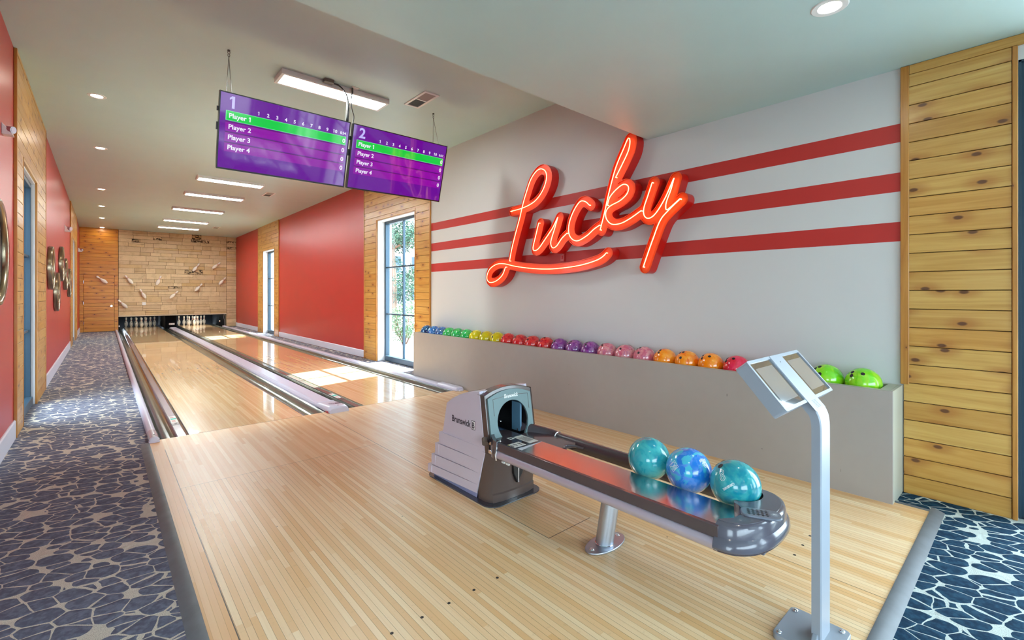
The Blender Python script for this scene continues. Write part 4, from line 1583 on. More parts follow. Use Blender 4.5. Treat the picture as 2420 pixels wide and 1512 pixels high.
for i in range(5):
    mb = MB()
    u = -0.045 + i * 0.0165
    mb.prism([G(u + a, b) for a, b in rrect(0.0085, 0.056, 0.004, 3)], 'z', 0.4575, 0.4586)
    R(mb).build('speaker_slot', 'black', ret, smooth=0)
mb = MB()
for i in range(3):
    w = -0.019 + i * 0.0165
    mb.prism([G(-0.052 + a, w + b) for a, b in ((0, 0), (0.084, 0), (0.084, 0.003), (0, 0.003))], 'z', 0.4585, 0.4592)
R(mb).build('slot_bars', 'cap_plastic', ret, smooth=0)
mb = MB()
R(mb.prism([(G(0.050, 0)[0] + 0.016 * math.cos(a * PI / 12), G(0.050, 0)[1] + 0.012 * math.sin(a * PI / 12)) for a in range(24)], 'z', 0.4578, 0.4592)).build('speaker_badge', plain('grey badge', (140, 144, 158), 0.3), ret, smooth=0)
v, f = text_mesh('B', 0.018, 0.0004, 'CENTER')
mb = MB()
mb.add([(G(0.050, 0)[0] + a, G(0.050, 0)[1] - 0.006 + b, 0.4595) for a, b in v], f)
R(mb).build('badge_lettering', 'white_print', ret, smooth=0)

# slanted post with oval flange
fl_ = [(2.032 + 0.146 * math.cos(a * PI / 24), 1.542 + 0.072 * math.sin(a * PI / 24)) for a in range(48)]
R(MB().prism(fl_, 'z', 0.0, 0.010)).build('post_flange', 'leg_steel', ret, smooth=30, bevel=0.003, seg=3)
R(MB().cyl((2.028, 1.545, 0.008), (2.075, 1.510, 0.405), 0.0475, 32)).build('post', 'leg_steel', ret)
R(MB().tube([(2.028 + 0.048 * math.cos(a * PI / 12), 1.545 + 0.048 * math.sin(a * PI / 12), 0.012) for a in range(24)], 0.003, 6, closed=True)).build('weld_ring', 'chrome', ret)
for x, y in ((1.922, 1.545), (2.145, 1.545)):
    R(MB().cyl((x, y, 0.009), (x, y, 0.015), 0.014, 18, r1=0.010)).build('flange_bolt', 'chrome', ret)

# the three balls on the return
bz = 0.479
def wrap(c, n, up, items, lift=0.0005):
    """wrap flat artwork on a ball: n outward direction, up the artwork's up direction"""
    n = Vector(n).normalized()
    u = Vector(up).cross(n).normalized()
    w = n.cross(u).normalized()
    mb = MB()
    for v, f in items:
        mb.add([tuple((n + u * (a / BR) + w * (b / BR)).normalized() * (BR + lift)) for a, b in v], f)
    return mb


def ring2(cx, cy, rx, ry, t, n=28):
    v, f = [], []
    for k in range(n):
        a = 2 * PI * k / n
        v += [(cx + rx * math.cos(a), cy + ry * math.sin(a)), (cx + (rx - t) * math.cos(a), cy + (ry - t) * math.sin(a))]
    for k in range(n):
        j = (k + 1) % n
        f.append((2 * k, 2 * j, 2 * j + 1, 2 * k + 1))
    return v, f


def dirs(u, v):
    """world direction from a ball towards the viewer side"""
    return Vector((u, v[0], v[1]))


def aim(pos, du, dv, spin):
    vw = (Vector((0, 0, CAM_H)) - Vector(pos)).normalized()
    rt = Vector((0, 0, 1)).cross(vw).normalized()
    up = vw.cross(rt).normalized()
    q = du * du + dv * dv
    d = rt * du + up * dv + vw * (math.sqrt(1 - q) if q < 1 else -0.6)
    return (d.to_track_quat('Z', 'Y').to_matrix().to_4x4() @ Matrix.Rotation(spin, 4, 'Z')).to_euler()


b1 = make_ball('bowling_ball', (2.171, 1.362, bz), 'teal', 'plain teal bowling ball nearest the hood of the ball return', aim((2.171, 1.362, bz), 0.9, 0.6, 0.4), 'balls waiting on the ball return')
b2 = make_ball('bowling_ball', (2.171, 1.140, bz), 'cobalt', 'blue and aqua marbled bowling ball in the middle of the ball return', aim((2.171, 1.14, bz), 0.9, 0.6, 1.0), 'balls waiting on the ball return')
b3 = make_ball('bowling_ball', (2.171, 0.914, bz), 'teal', 'teal bowling ball marked 8 at the end of the ball return', aim((2.171, 0.914, bz), -0.62, 0.775, 0.3), 'balls waiting on the ball return')


def stick(ball, mb, name):
    o = mb.build(name, 'mark', None, smooth=0)
    inv = ball.rotation_euler.to_matrix().inverted()
    for q in o.data.vertices:
        q.co = inv @ q.co
    o.parent = ball
    return o


view3 = (Vector((0, 0, CAM_H)) - b3.location).normalized()
cright = Vector((math.cos(YAW), -math.sin(YAW), 0))
def facing(ball, du, dv):
    vw = (Vector((0, 0, CAM_H)) - ball.location).normalized()
    rt = Vector((0, 0, 1)).cross(vw).normalized()
    up = vw.cross(rt).normalized()
    s = math.sqrt(max(0.01, 1 - du * du - dv * dv))
    return (rt * du + up * dv + vw * s), up, rt


nv, up, rt = facing(b3, -0.50, 0.28)
up8 = (up * 0.92 + rt * -0.38)
stick(b3, wrap(b3.location, nv, up8, [ring2(0, 0.0125, 0.0115, 0.0135, 0.0022), ring2(0, -0.0125, 0.0125, 0.0145, 0.0022), ring2(0, 0.0125, 0.0055, 0.0075, 0.0018), ring2(0, -0.0125, 0.006, 0.008, 0.0018)]), 'ball_number')
nv, up, rt = facing(b3, -0.28, -0.10)
tdir = (rt * 0.80 + up * 0.60)
stick(b3, wrap(b3.location, nv, (up * 0.80 - rt * 0.60), [( [(-a, -b) for a, b in text_mesh('CMNB1002', 0.0135, 0.0006, 'CENTER', 0.92)[0]], text_mesh('CMNB1002', 0.0135, 0.0006, 'CENTER', 0.92)[1])]), 'ball_serial')
nv, up, rt = facing(b2, -0.63, 0.10)
upb = up * 0.80 - rt * 0.6
def square_ring(h, t, n=10):
    o, i = [], []
    for k in range(4):
        for q in range(n):
            u = -1 + 2 * q / n
            x, y = [(u, -1), (1, u), (-u, 1), (-1, -u)][k]
            o.append((x * h, y * h)); i.append((x * (h - t), y * (h - t)))
    m = len(o)
    return o + i, [(j, (j + 1) % m, m + (j + 1) % m, m + j) for j in range(m)]


fr2 = square_ring(0.020, 0.0018) if True else ([(-0.019, -0.019), (0.019, -0.019), (0.019, 0.019), (-0.019, 0.019), (-0.0172, -0.0172), (0.0172, -0.0172), (0.0172, 0.0172), (-0.0172, 0.0172)], [(0, 1, 5, 4), (1, 2, 6, 5), (2, 3, 7, 6), (3, 0, 4, 7)])
stick(b2, wrap(b2.location, nv, up * 0.55 + rt * 0.83, [fr2, ring2(-0.008, 0.0, 0.0085, 0.0150, 0.0020), ring2(0.009, 0.0, 0.0085, 0.0150, 0.0020), ring2(0.009, 0.0, 0.0045, 0.0090, 0.0014), ring2(0.009, 0.0, 0.0018, 0.0040, 0.0010)]), 'ball_emblem')
nv, up, rt = facing(b2, 0.62, 0.42)
tx = text_mesh('BRUNS', 0.017, 0.0006, 'CENTER', 0.8)
arcv = []
for a, b in tx[0]:
    arcv.append((a, b + 0.004 - a * a * 7.0))
shield = [(-0.012, -0.003), (0.012, -0.003), (0.012, -0.014), (0.006, -0.024), (0.0, -0.028), (-0.006, -0.024), (-0.012, -0.014)]
inn = [(x * 0.8, -0.0145 + (y + 0.0145) * 0.8) for x, y in shield]
ns = len(shield)
stick(b2, wrap(b2.location, nv, up * 0.93 - rt * 0.30, [(arcv, tx[1]), (shield + inn, [(i, (i + 1) % ns, ns + (i + 1) % ns, ns + i) for i in range(ns)]), ring2(0, -0.013, 0.006, 0.006, 0.002)]), 'ball_emblem')

# ------------------------------------------------------------------ tablet console
KX, KY = 2.095, 0.58
ko = thing('tablet_console', 'pale grey tablet console with two dark screens on a slim pole bolted to the boards', 'console', (KX, KY, 0))
pl = [(-0.01 + u, 0.005 + w) for u, w in rrect(0.232, 0.212, 0.022, 5)]
MB().prism(pl, 'z', 0.0, 0.024).build('base_plate', 'kiosk', ko, smooth=30, bevel=0.003, seg=2)
for x, y in ((-0.108, 0.089), (0.080, 0.089), (0.080, -0.075), (-0.108, -0.075)):
    b = MB().lathe([(0.0105, 0.0), (0.0105, 0.003), (0.0085, 0.0065), (0.0045, 0.0085), (0.004, 0.0065), (0.0, 0.0065)], 20, 0, Matrix.Translation((x, y, 0.024)))
    b.build('plate_bolt', 'chrome', ko)
# pole bending forward into the tablet bar: a flat section swept along a path
tilt_a = 0.859
tb = Vector((0.0, 0.004, 0.935))
td = Vector((0.0, math.cos(tilt_a), math.sin(tilt_a)))
tn = Vector((0.0, -math.sin(tilt_a), math.cos(tilt_a)))
TL = 0.213
path = [(0.0, -0.022, 0.0), (0.0, -0.022, 0.50), (0.0, -0.022, 0.795), (0.0, -0.0215, 0.840), (0.0, -0.0180, 0.872)]
pts = [Vector(p) for p in path[:2]] + spline(path[2:] + [tuple(tb - td * 0.040 - tn * 0.0165)], 0.010) + [tb + td * 0.06 - tn * 0.0165]
PW, PT = 0.0575, 0.0145
vv, ff = [], []
xs = [(-PW, -PT), (-PW + 0.006, -PT - 0.004), (PW - 0.006, -PT - 0.004), (PW, -PT), (PW, PT), (-PW, PT)]
for i, p in enumerate(pts):
    t = (pts[min(i + 1, len(pts) - 1)] - pts[max(i - 1, 0)]).normalized()
    nrm = Vector((0, t.z, -t.y)) * 1.0
    for a, b in xs:
        vv.append(tuple(p + Vector((a, 0, 0)) + nrm * b))
n = len(xs)
for i in range(len(pts) - 1):
    for k in range(n):
        ff.append((i * n + k, i * n + (k + 1) % n, (i + 1) * n + (k + 1) % n, (i + 1) * n + k))
ff += [tuple(reversed(range(n))), tuple(range((len(pts) - 1) * n, len(pts) * n))]
MB().add(vv, ff).build('pole', 'kiosk', ko, smooth=30)
MB().prism([(-PW - 0.035, 0.025), (-PW, 0.055), (PW, 0.055), (PW + 0.035, 0.025)], 'y', -0.030, -0.010).build('pole_foot', 'kiosk', ko, smooth=0, bevel=0.004)
TW = 0.289 - 0.010
T3 = lambda a, b, h: tuple(Vector((a - 0.011, 0, 0)) + tb + td * b + tn * h)


def slab(outline, h0, h1, holes=()):
    return holed_prism(outline, [list(h) for h in holes], lambda u, v, w: T3(u, v, h0 + w), h1 - h0)


def rr(x0, x1, y0, y1, r=0.008):
    return [((x0 + x1) / 2 + u, (y0 + y1) / 2 + w) for u, w in rrect(x1 - x0, y1 - y0, r, 4)]


BW = 0.062
s1 = rr(-TW + 0.012, -BW, 0.012, TL - 0.012, 0.004)
s2 = rr(BW, TW - 0.012, 0.012, TL - 0.012, 0.004)
hs = slab(rr(-TW, TW, 0.0, TL, 0.010), -0.050, -0.004)
hs.build('tablet_housing', 'kiosk', ko, smooth=30, bevel=0.003)
fr = slab(rr(-TW, TW, 0.0, TL, 0.010), -0.004, 0.003, (s1, s2))
fr.build('tablet_bezel', 'kiosk', ko, smooth=30, bevel=0.002)
for x0, x1 in ((-TW + 0.010, -BW - 0.001), (BW + 0.001, TW - 0.010)):
    s = slab([(x0, 0.010), (x1, 0.010), (x1, TL - 0.010), (x0, TL - 0.010)], -0.0038, -0.0015)
    so_ = s.build('tablet_screen', 'screen_off', ko, smooth=0)
    g = slab([(x0 + 0.026, 0.034), (x1 - 0.018, 0.034), (x1 - 0.018, TL - 0.036), (x0 + 0.026, TL - 0.036)], -0.0014, -0.0010)
    g.build('display_area', 'screen_in', so_, smooth=0)
bar = slab([(-PW, -0.042), (PW, -0.042), (PW, TL - 0.002), (-PW, TL - 0.002)], 0.0028, 0.0048)
bar.build('centre_bar', 'kiosk', ko, smooth=0)
mb = MB()
for i in range(7):
    b = -0.022 + i * 0.0048 - 0.010
    mb.add([T3(-0.022, b, 0.0052), T3(0.026, b, 0.0052), T3(0.026, b + 0.0016, 0.0052), T3(-0.022, b + 0.0016, 0.0052)], [(0, 1, 2, 3)])
mb.build('vent_slits', 'rubber', ko, smooth=0)
MB().cyl(T3(0.0, TL - 0.035, 0.0046), T3(0.0, TL - 0.035, 0.0054), 0.003, 12).build('camera_dot', 'black', ko)

# ------------------------------------------------------------------ score screens
TT, TBm = Vector((0, 5.0, 3.238)), Vector((0, 5.2, 2.554))
tvd = (TBm - TT).normalized()            # down the screen
TVH = (TBm - TT).length
tvn = Vector((0, tvd.z, -tvd.y))
if tvn.y > 0:
    tvn = -tvn


def score_mat(name, top, bot, es):
    es *= 0.55
    t = NT(name)
    z = t.xyz()[2]
    f = t.math('DIVIDE', t.math('SUBTRACT', z, TBm.z), TT.z - TBm.z)
    c = t.ramp(f, [(0.0, bot), (0.55, (128, 12, 158)), (0.78, top), (1.0, top)])
    t.set(Base_Color=(0.01, 0.01, 0.012, 1), Roughness=0.05)
    t.l.new(c, t.b.inputs['Emission Color'])
    t.b.inputs['Emission Strength'].default_value = es
    return t.m


def glow(name, c, es=0.52, rough=0.06):
    t = NT(name)
    t.set(Base_Color=(0.01, 0.01, 0.012, 1), Roughness=rough)
    t.b.inputs['Emission Color'].default_value = lin(c)
    t.b.inputs['Emission Strength'].default_value = es
    return t.m


M['tv_bg'] = score_mat('score screen violet', (54, 22, 104), (104, 8, 150), 0.9)
M['tv_green'] = glow('score screen green bar', (0, 200, 62))
M['tv_green2'] = glow('score screen pale green edge', (110, 230, 150))
M['tv_row'] = glow('score screen magenta row', (140, 6, 160))
M['tv_row2'] = glow('score screen dark gap', (86, 8, 100))
M['tv_text'] = glow('score screen white digits', (236, 232, 250))
M['tv_num'] = glow('score screen lilac numeral', (190, 180, 248))


def tv(x0, w, number, clock, label):
    root = thing('score_screen', label, 'television', (x0, TT.y, TT.z))
    P3 = lambda u, v, h: tuple(Vector((u, 0, 0)) + tvd * v + tvn * h)

    def rect(mb, u0, u1, v0, v1, h):
        return mb.add([P3(u0, v1, h), P3(u1, v1, h), P3(u1, v0, h), P3(u0, v0, h)], [(0, 1, 2, 3)])
    body = holed_prism([(0, 0), (w, 0), (w, TVH), (0, TVH)], [], lambda u, v, h: P3(u, v, -0.050 + h), 0.048)
    body.build('casing', 'tv_body', root, smooth=0, bevel=0.004)
    e = 0.010
    bz_ = holed_prism([(0, 0), (w, 0), (w, TVH), (0, TVH)], [[(e, e), (w - e, e), (w - e, TVH - e * 1.5), (e, TVH - e * 1.5)]], lambda u, v, h: P3(u, v, -0.002 + h), 0.006)
    bz_.build('bezel', 'tv_body', root, smooth=0)
    mb = rect(MB(), e, w - e, e, TVH - e * 1.5, 0.0)
    scn = mb.build('screen', 'tv_bg', root, smooth=0)
    scn.location = (0, 0, 0)
    ux0, ux1 = 0.046 * w, 0.972 * w
    H = TVH
    rows = [(0.235, 0.352), (0.378, 0.492), (0.512, 0.626), (0.646, 0.758)]
    for i, (v0, v1) in enumerate(rows):
        mb = rect(MB(), ux0, ux1, v0 * H, v1 * H, 0.0006)
        mb.build('score_row', 'tv_green' if i == 0 else 'tv_row', scn, smooth=0)
        if i:
            mb = rect(MB(), ux0, ux1, (v0 - 0.012) * H, v0 * H, 0.0007)
            mb.build('row_gap', 'tv_row2', scn, smooth=0)
    mb = MB()
    for u0, u1, v0, v1 in ((ux0, ux1, 0.230, 0.236), (ux0, ux1, 0.350, 0.356), (ux0, ux0 + 0.006, 0.23, 0.356), (ux1 - 0.006, ux1, 0.23, 0.356)):
        rect(mb, u0, u1, v0 * H, v1 * H, 0.0009)
    mb.build('row_edge', 'tv_green2', scn, smooth=0)

    def put(mb, s, u, v, size, bold, align='LEFT'):
        a, f = text_mesh(s, size, bold, align)
        mb.add([P3(u + p, v - q, 0.0012) for p, q in a], f)
    mb = MB()
    for i, (v0, v1) in enumerate(rows):
        put(mb, 'Player %d' % (i + 1), 0.066 * w, (v0 + v1) / 2 * H + 0.018, 0.060, 0.0014)
        put(mb, '0', 0.955 * w, (v0 + v1) / 2 * H + 0.022, 0.062, 0.0014, 'CENTER')
    for i in range(10):
        put(mb, str(i + 1), (0.270 + 0.0668 * i) * w, 0.205 * H, 0.046, 0.0012, 'CENTER')
    put(mb, clock, 0.942 * w, 0.202 * H, 0.037, 0.0008, 'CENTER')
    mb.build('score_lettering', 'tv_text', scn, smooth=0)
    mb = MB()
    put(mb, number, 0.062 * w, 0.192 * H, 0.150, 0.004)
    mb.build('lane_number', 'tv_num', scn, smooth=0)
    for s in (-0.012, w - 0.001):
        for v0, v1 in ((0.20, 0.26), (0.40, 0.50)):
            mb = MB()
            a = [P3(s, v0 * H, -0.045), P3(s + 0.013, v0 * H, -0.045), P3(s + 0.013, v1 * H, -0.045), P3(s, v1 * H, -0.045)]
            b = [P3(s, v0 * H, -0.02), P3(s + 0.013, v0 * H, -0.02), P3(s + 0.013, v1 * H, -0.02), P3(s, v1 * H, -0.02)]
            mb.add(a + b, [(0, 1, 2, 3), (7, 6, 5, 4), (0, 4, 5, 1), (1, 5, 6, 2), (2, 6, 7, 3), (3, 7, 4, 0)])
            mb.build('side_bracket', 'black', root, smooth=0)
    return root


tv(0.806, 1.236, '1', '0:34', 'wide violet score screen numbered 1, hanging above the left lane')
tv(2.072, 1.234, '2', '0:37', 'wide violet score screen numbered 2, hanging beside the striped wall')


def hanger(label, top, feet, hook=True):
    o = thing('hanging_cable', label, 'cable', top)
    tp_ = Vector(top)
    k = MB()
    k.cyl((0, 0, 0), (0, 0, -0.012), 0.012, 12)
    k.tube([(0.010 * math.cos(a * PI / 8), 0, -0.024 + 0.012 * math.sin(a * PI / 8)) for a in range(16)], 0.0025, 6, closed=True)
    k.build('ceiling_hook', 'wire', o)
    w = MB()
    w.tube([(0.008 * math.cos(a * PI / 8), 0, -0.05 + 0.016 * math.sin(a * PI / 8)) for a in range(16)], 0.0028, 6, closed=True)
    w.build('cable_clip', 'wire', o)
    w = MB()
    for fpt in feet:
        w.tube([(0, 0, -0.06), tuple(Vector(fpt) - tp_)], 0.0026, 6)
    w.build('steel_wire', 'wire', o)


TYM = 5.03
hanger('thin steel hanging cable at the left end of score screen 1', (0.894, 5.09, ZC), [(0.862, TYM, 3.252), (0.905, TYM, 3.252)])
hanger('thin steel hanging cable between the two score screens', (2.06, 5.15, ZC), [(2.00, TYM, 3.252), (2.03, TYM, 3.252)])
hanger('thin steel hanging cable at the right end of score screen 2', (3.184, 5.14, ZC), [(3.11, TYM, 3.252), (3.19, TYM, 3.252)])
pc = thing('power_cable', 'black power cables arching from the ceiling box down to the score screens', 'cable', (1.83, 5.085, ZC))
MB().box(-0.05, 0.05, -0.035, 0.035, -0.035, 0.0).build('junction_box', plain('grey junction box', (110, 104, 98), 0.5), pc, bevel=0.004)
MB().tube(spline([(0.04, 0, -0.02), (0.12, -0.01, -0.035), (0.185, -0.03, -0.12), (0.20, -0.045, -0.25), (0.18, -0.05, -0.418)]), 0.006, 8).build('cable', 'cable', pc)
MB().tube(spline([(0.04, 0.01, -0.02), (0.13, 0.0, -0.04), (0.20, -0.02, -0.13), (0.212, -0.035, -0.26), (0.192, -0.05, -0.418)]), 0.005, 8).build('cable', 'cable', pc)
MB().tube(spline([(0.27, 0.01, -0.05), (0.245, -0.02, -0.13), (0.24, -0.035, -0.24), (0.262, -0.045, -0.34), (0.252, -0.05, -0.418)]), 0.006, 8).build('cable', 'cable', pc)
MB().box(0.255, 0.335, -0.03, 0.04, -0.006, 0.0).build('ceiling_plate', 'fix_white', pc)
MB().cyl((0.27, 0.01, -0.005), (0.27, 0.01, -0.055), 0.010, 12).build('cable_gland', 'wire', pc)

# ------------------------------------------------------------------ ceiling lights and vents
def light_panel(y, label):
    root = thing('ceiling_light', label, 'ceiling light', (1.97, y, ZC), group='long white ceiling lights')
    w, d, h = 0.595, 0.152, 0.052
    f = MB()
    for a in ((-w, w, -d, -d + 0.030), (-w, w, d - 0.030, d), (-w, -w + 0.030, -d + 0.030, d - 0.030), (w - 0.030, w, -d + 0.030, d - 0.030)):
        f.box(a[0], a[1], a[2], a[3], -h, 0)
    f.build('casing', 'fix_white', root, smooth=0)
    MB().box(-w + 0.030, w - 0.030, -d + 0.030, d - 0.030, -h + 0.004, -0.02).build('diffuser', 'lamp', root, smooth=0)
    return root


lp = light_panel(5.28, 'big near white ceiling light panel just behind score screen 1')
for y, lab in ((10.97, 'second long ceiling light from the score screens'), (12.85, 'third long ceiling light from the score screens'), (15.33, 'fourth long ceiling light from the score screens'),
               (17.9, 'fifth long ceiling light from the score screens'), (19.85, 'last long ceiling light, closest to the stone wall')):
    dup(lp, (1.97, y, ZC), None, lab)


def downlight(x, y, z, label):
    root = thing('downlight', label, 'downlight', (x, y, z), group='round ceiling downlights')
    MB().lathe([(0.052, 0.0), (0.056, -0.004), (0.083, -0.005), (0.088, -0.001), (0.088, 0.0)], 40).build('trim_ring', 'fix_white', root)
    MB().lathe([(0.0, -0.0005), (0.053, -0.0005), (0.053, -0.002), (0.0, -0.0035)], 32).build('lens', 'down', root)
    return root


d0 = downlight(-0.06, 7.30, ZC, 'round downlight in the lane ceiling nearest the viewer')
for y, lab in ((9.88, 'second round downlight above the carpeted aisle'), (13.77, 'third round downlight above the carpeted aisle'), (16.43, 'fourth round downlight above the carpeted aisle'),
               (19.0, 'fifth round downlight above the carpeted aisle'), (21.75, 'last round downlight, glowing on the pine boards at the far end')):
    dup(d0, (-0.04, y, ZC), None, lab)
dup(d0, (2.96, 0.745, ZS), None, 'round downlight in the low soffit above the ball rack')
for x, y in ((0.8, 0.3), (0.9, -2.5), (2.9, -2.5), (-2.5, -2.5), (-2.5, 0.5), (0.9, -4.6)):
    dup(d0, (x, y, ZS), None, 'round downlight in the lounge ceiling behind the viewer')


def vent(x, y, label, sx=0.165, sy=0.46):
    root = thing('ceiling_vent', label, 'vent', (x, y, ZC), group='white ceiling vents')
    f = MB()
    hx, hy = sx / 2 + 0.015, sy / 2 + 0.015
    for a in ((-hx, hx, -hy, -hy + 0.028), (-hx, hx, hy - 0.028, hy), (-hx, -hx + 0.028, -hy + 0.028, hy - 0.028), (hx - 0.028, hx, -hy + 0.028, hy - 0.028), (-hx + 0.028, hx - 0.028, -0.008, 0.008)):
        f.box(*a, -0.010, 0.0)
    f.build('vent_frame', 'fix_white', root, smooth=0)
    for s in (-1, 1):
        m = MB()
        for i in range(11):
            yy = s * (0.022 + i * (sy / 2 - 0.03) / 11)
            m.add([(-hx + 0.028, yy, -0.009), (hx - 0.028, yy, -0.009), (hx - 0.028, yy + s * 0.013, -0.001), (-hx + 0.028, yy + s * 0.013, -0.001)], [(0, 1, 2, 3)])
        m.build('vent_slats', 'vent_in', root, smooth=0)
    return root


v0 = vent(2.85, 4.87, 'white ceiling vent beside the near light panel, above score screen 2')
dup(v0, (2.89, 11.88, ZC), None, 'small white ceiling vent right of the second long light')
dup(v0, (2.97, 19.1, ZC), None, 'farthest white ceiling vent, near the stone wall')

# ------------------------------------------------------------------ neon script sign
SX = XR - 0.015
FX = XR - 0.125
STROKES = {
 'L': ([[(4.545,2.423),(4.313,2.436),(4.104,2.485),(3.965,2.590),(3.897,2.717),(3.907,2.816),(3.984,2.866),(4.074,2.849),(4.166,2.767),(4.239,2.635),(4.313,2.472),(4.367,2.318),(4.444,2.135),(4.522,1.932),(4.567,1.777)],
        [(4.648,1.701),(4.718,1.593),(4.851,1.519),(4.988,1.506),(5.046,1.571),(4.988,1.680),(4.839,1.745),(4.671,1.745),(4.466,1.705),(4.186,1.667),(3.887,1.645),(3.611,1.648),(3.354,1.669),(3.146,1.709),(3.054,1.747),(3.012,1.781)]]),
 'ucky': ([[(4.024,2.213),(4.064,2.098),(4.125,1.918),(4.094,1.881),(4.024,1.904),(3.907,2.013),(3.793,2.126),(3.712,2.240),(3.715,2.225),(3.756,2.122),(3.821,1.964),(3.793,1.894),(3.728,1.909),(3.646,1.990),(3.566,2.042)],
        [(3.240,2.320),(3.296,2.366),(3.370,2.377),(3.454,2.298),(3.523,2.176),(3.540,2.060),(3.497,1.977),(3.404,1.943),(3.272,1.989),(3.177,2.048),(3.099,2.084)],
        [(3.092,2.033),(3.039,2.193),(2.979,2.404),(2.892,2.653),(2.793,2.833),(2.737,2.925),(2.717,2.891),(2.737,2.797),(2.806,2.683),(2.892,2.557)],
        [(2.997,2.283),(2.964,2.365),(2.877,2.435),(2.793,2.468),(2.737,2.435),(2.751,2.367),(2.835,2.309),(2.964,2.268),(3.016,2.215),(3.009,2.141),(2.942,2.078),(2.835,2.072),(2.724,2.106),(2.590,2.170)],
        [(2.465,2.427),(2.513,2.306),(2.558,2.188),(2.551,2.114),(2.500,2.085),(2.425,2.126),(2.328,2.255),(2.241,2.420),(2.243,2.405),(2.269,2.322),(2.316,2.210),(2.316,2.144),(2.280,2.156),(2.176,2.227)],
        [(2.176,2.223),(2.280,2.145),(2.376,2.054),(2.450,1.895),(2.513,1.743),(2.564,1.613)]]),
}
sign = thing('neon_sign', 'large red script sign reading Lucky with glowing orange neon tubes on the striped wall', 'neon sign', (XR, 3.5, 2.1))
SW = 0.062


def contours(polys, half, res=0.009):
    """closed outlines of everything within `half` of the polylines (marching squares on a distance grid)"""
    segs = []
    for P in polys:
        for i in range(len(P) - 1):
            segs.append((P[i][0], P[i][1], P[i + 1][0], P[i + 1][1]))
    xs = [q for sg in segs for q in (sg[0], sg[2])]
    ys = [q for sg in segs for q in (sg[1], sg[3])]
    x0, y0 = min(xs) - half - 3 * res, min(ys) - half - 3 * res
    nx, ny = int((max(xs) + half + 3 * res - x0) / res) + 1, int((max(ys) + half + 3 * res - y0) / res) + 1
    D = [[9.0] * ny for _ in range(nx)]
    pad = half + 2.5 * res
    for ax, ay, bx_, by_ in segs:
        dx_, dy_ = bx_ - ax, by_ - ay
        L2 = dx_ * dx_ + dy_ * dy_ + 1e-12
        for i in range(max(0, int((min(ax, bx_) - pad - x0) / res)), min(nx, int((max(ax, bx_) + pad - x0) / res) + 2)):
            X = x0 + i * res
            row = D[i]
            for j in range(max(0, int((min(ay, by_) - pad - y0) / res)), min(ny, int((max(ay, by_) + pad - y0) / res) + 2)):
                Y = y0 + j * res
                t = max(0.0, min(1.0, ((X - ax) * dx_ + (Y - ay) * dy_) / L2))
                d = math.hypot(X - ax - t * dx_, Y - ay - t * dy_)
                if d < row[j]:
                    row[j] = d
    nxt = {}
    pos = {}

    def cut(i, j, k, l):
        key = (i, j, k, l) if (i, j) < (k, l) else (k, l, i, j)
        if key not in pos:
            i_, j_, k_, l_ = key
            a, b = D[i_][j_] - half, D[k_][l_] - half
            b = min(b, 3 * res)
            t = a / (a - b) if abs(a - b) > 1e-9 else 0.5
            t = max(0.03, min(0.97, t))
            pos[key] = (x0 + (i_ + (k_ - i_) * t) * res, y0 + (j_ + (l_ - j_) * t) * res)
        return key
    for i in range(nx - 1):
        for j in range(ny - 1):
            c = [D[i][j] < half, D[i + 1][j] < half, D[i + 1][j + 1] < half, D[i][j + 1] < half]
            if all(c) or not any(c):
                continue
            E = [((i, j), (i + 1, j)), ((i + 1, j), (i + 1, j + 1)), ((i + 1, j + 1), (i, j + 1)), ((i, j + 1), (i, j))]
            ins, outs = [], []
            for k in range(4):
                if c[k] and not c[(k + 1) % 4]:
                    outs.append(k)
                elif not c[k] and c[(k + 1) % 4]:
                    ins.append(k)
            for o_k in outs:
                i_k = min(ins, key=lambda q: (o_k - q) % 4)
                ins.remove(i_k)
                nxt[cut(*E[o_k][0], *E[o_k][1])] = cut(*E[i_k][0], *E[i_k][1])
    loops = []
    while nxt:
        k0 = next(iter(nxt))
        loop, k = [], k0
        while k in nxt:
            loop.append(pos[k])
            k = nxt.pop(k)
        # thin out nearly straight points
        keep = []
        n = len(loop)
        for q in range(n):
            if not keep or math.hypot(loop[q][0] - keep[-1][0], loop[q][1] - keep[-1][1]) > res * 0.55:
                keep.append(loop[q])
        if len(keep) > 6:
            loops.append(keep)
    return loops


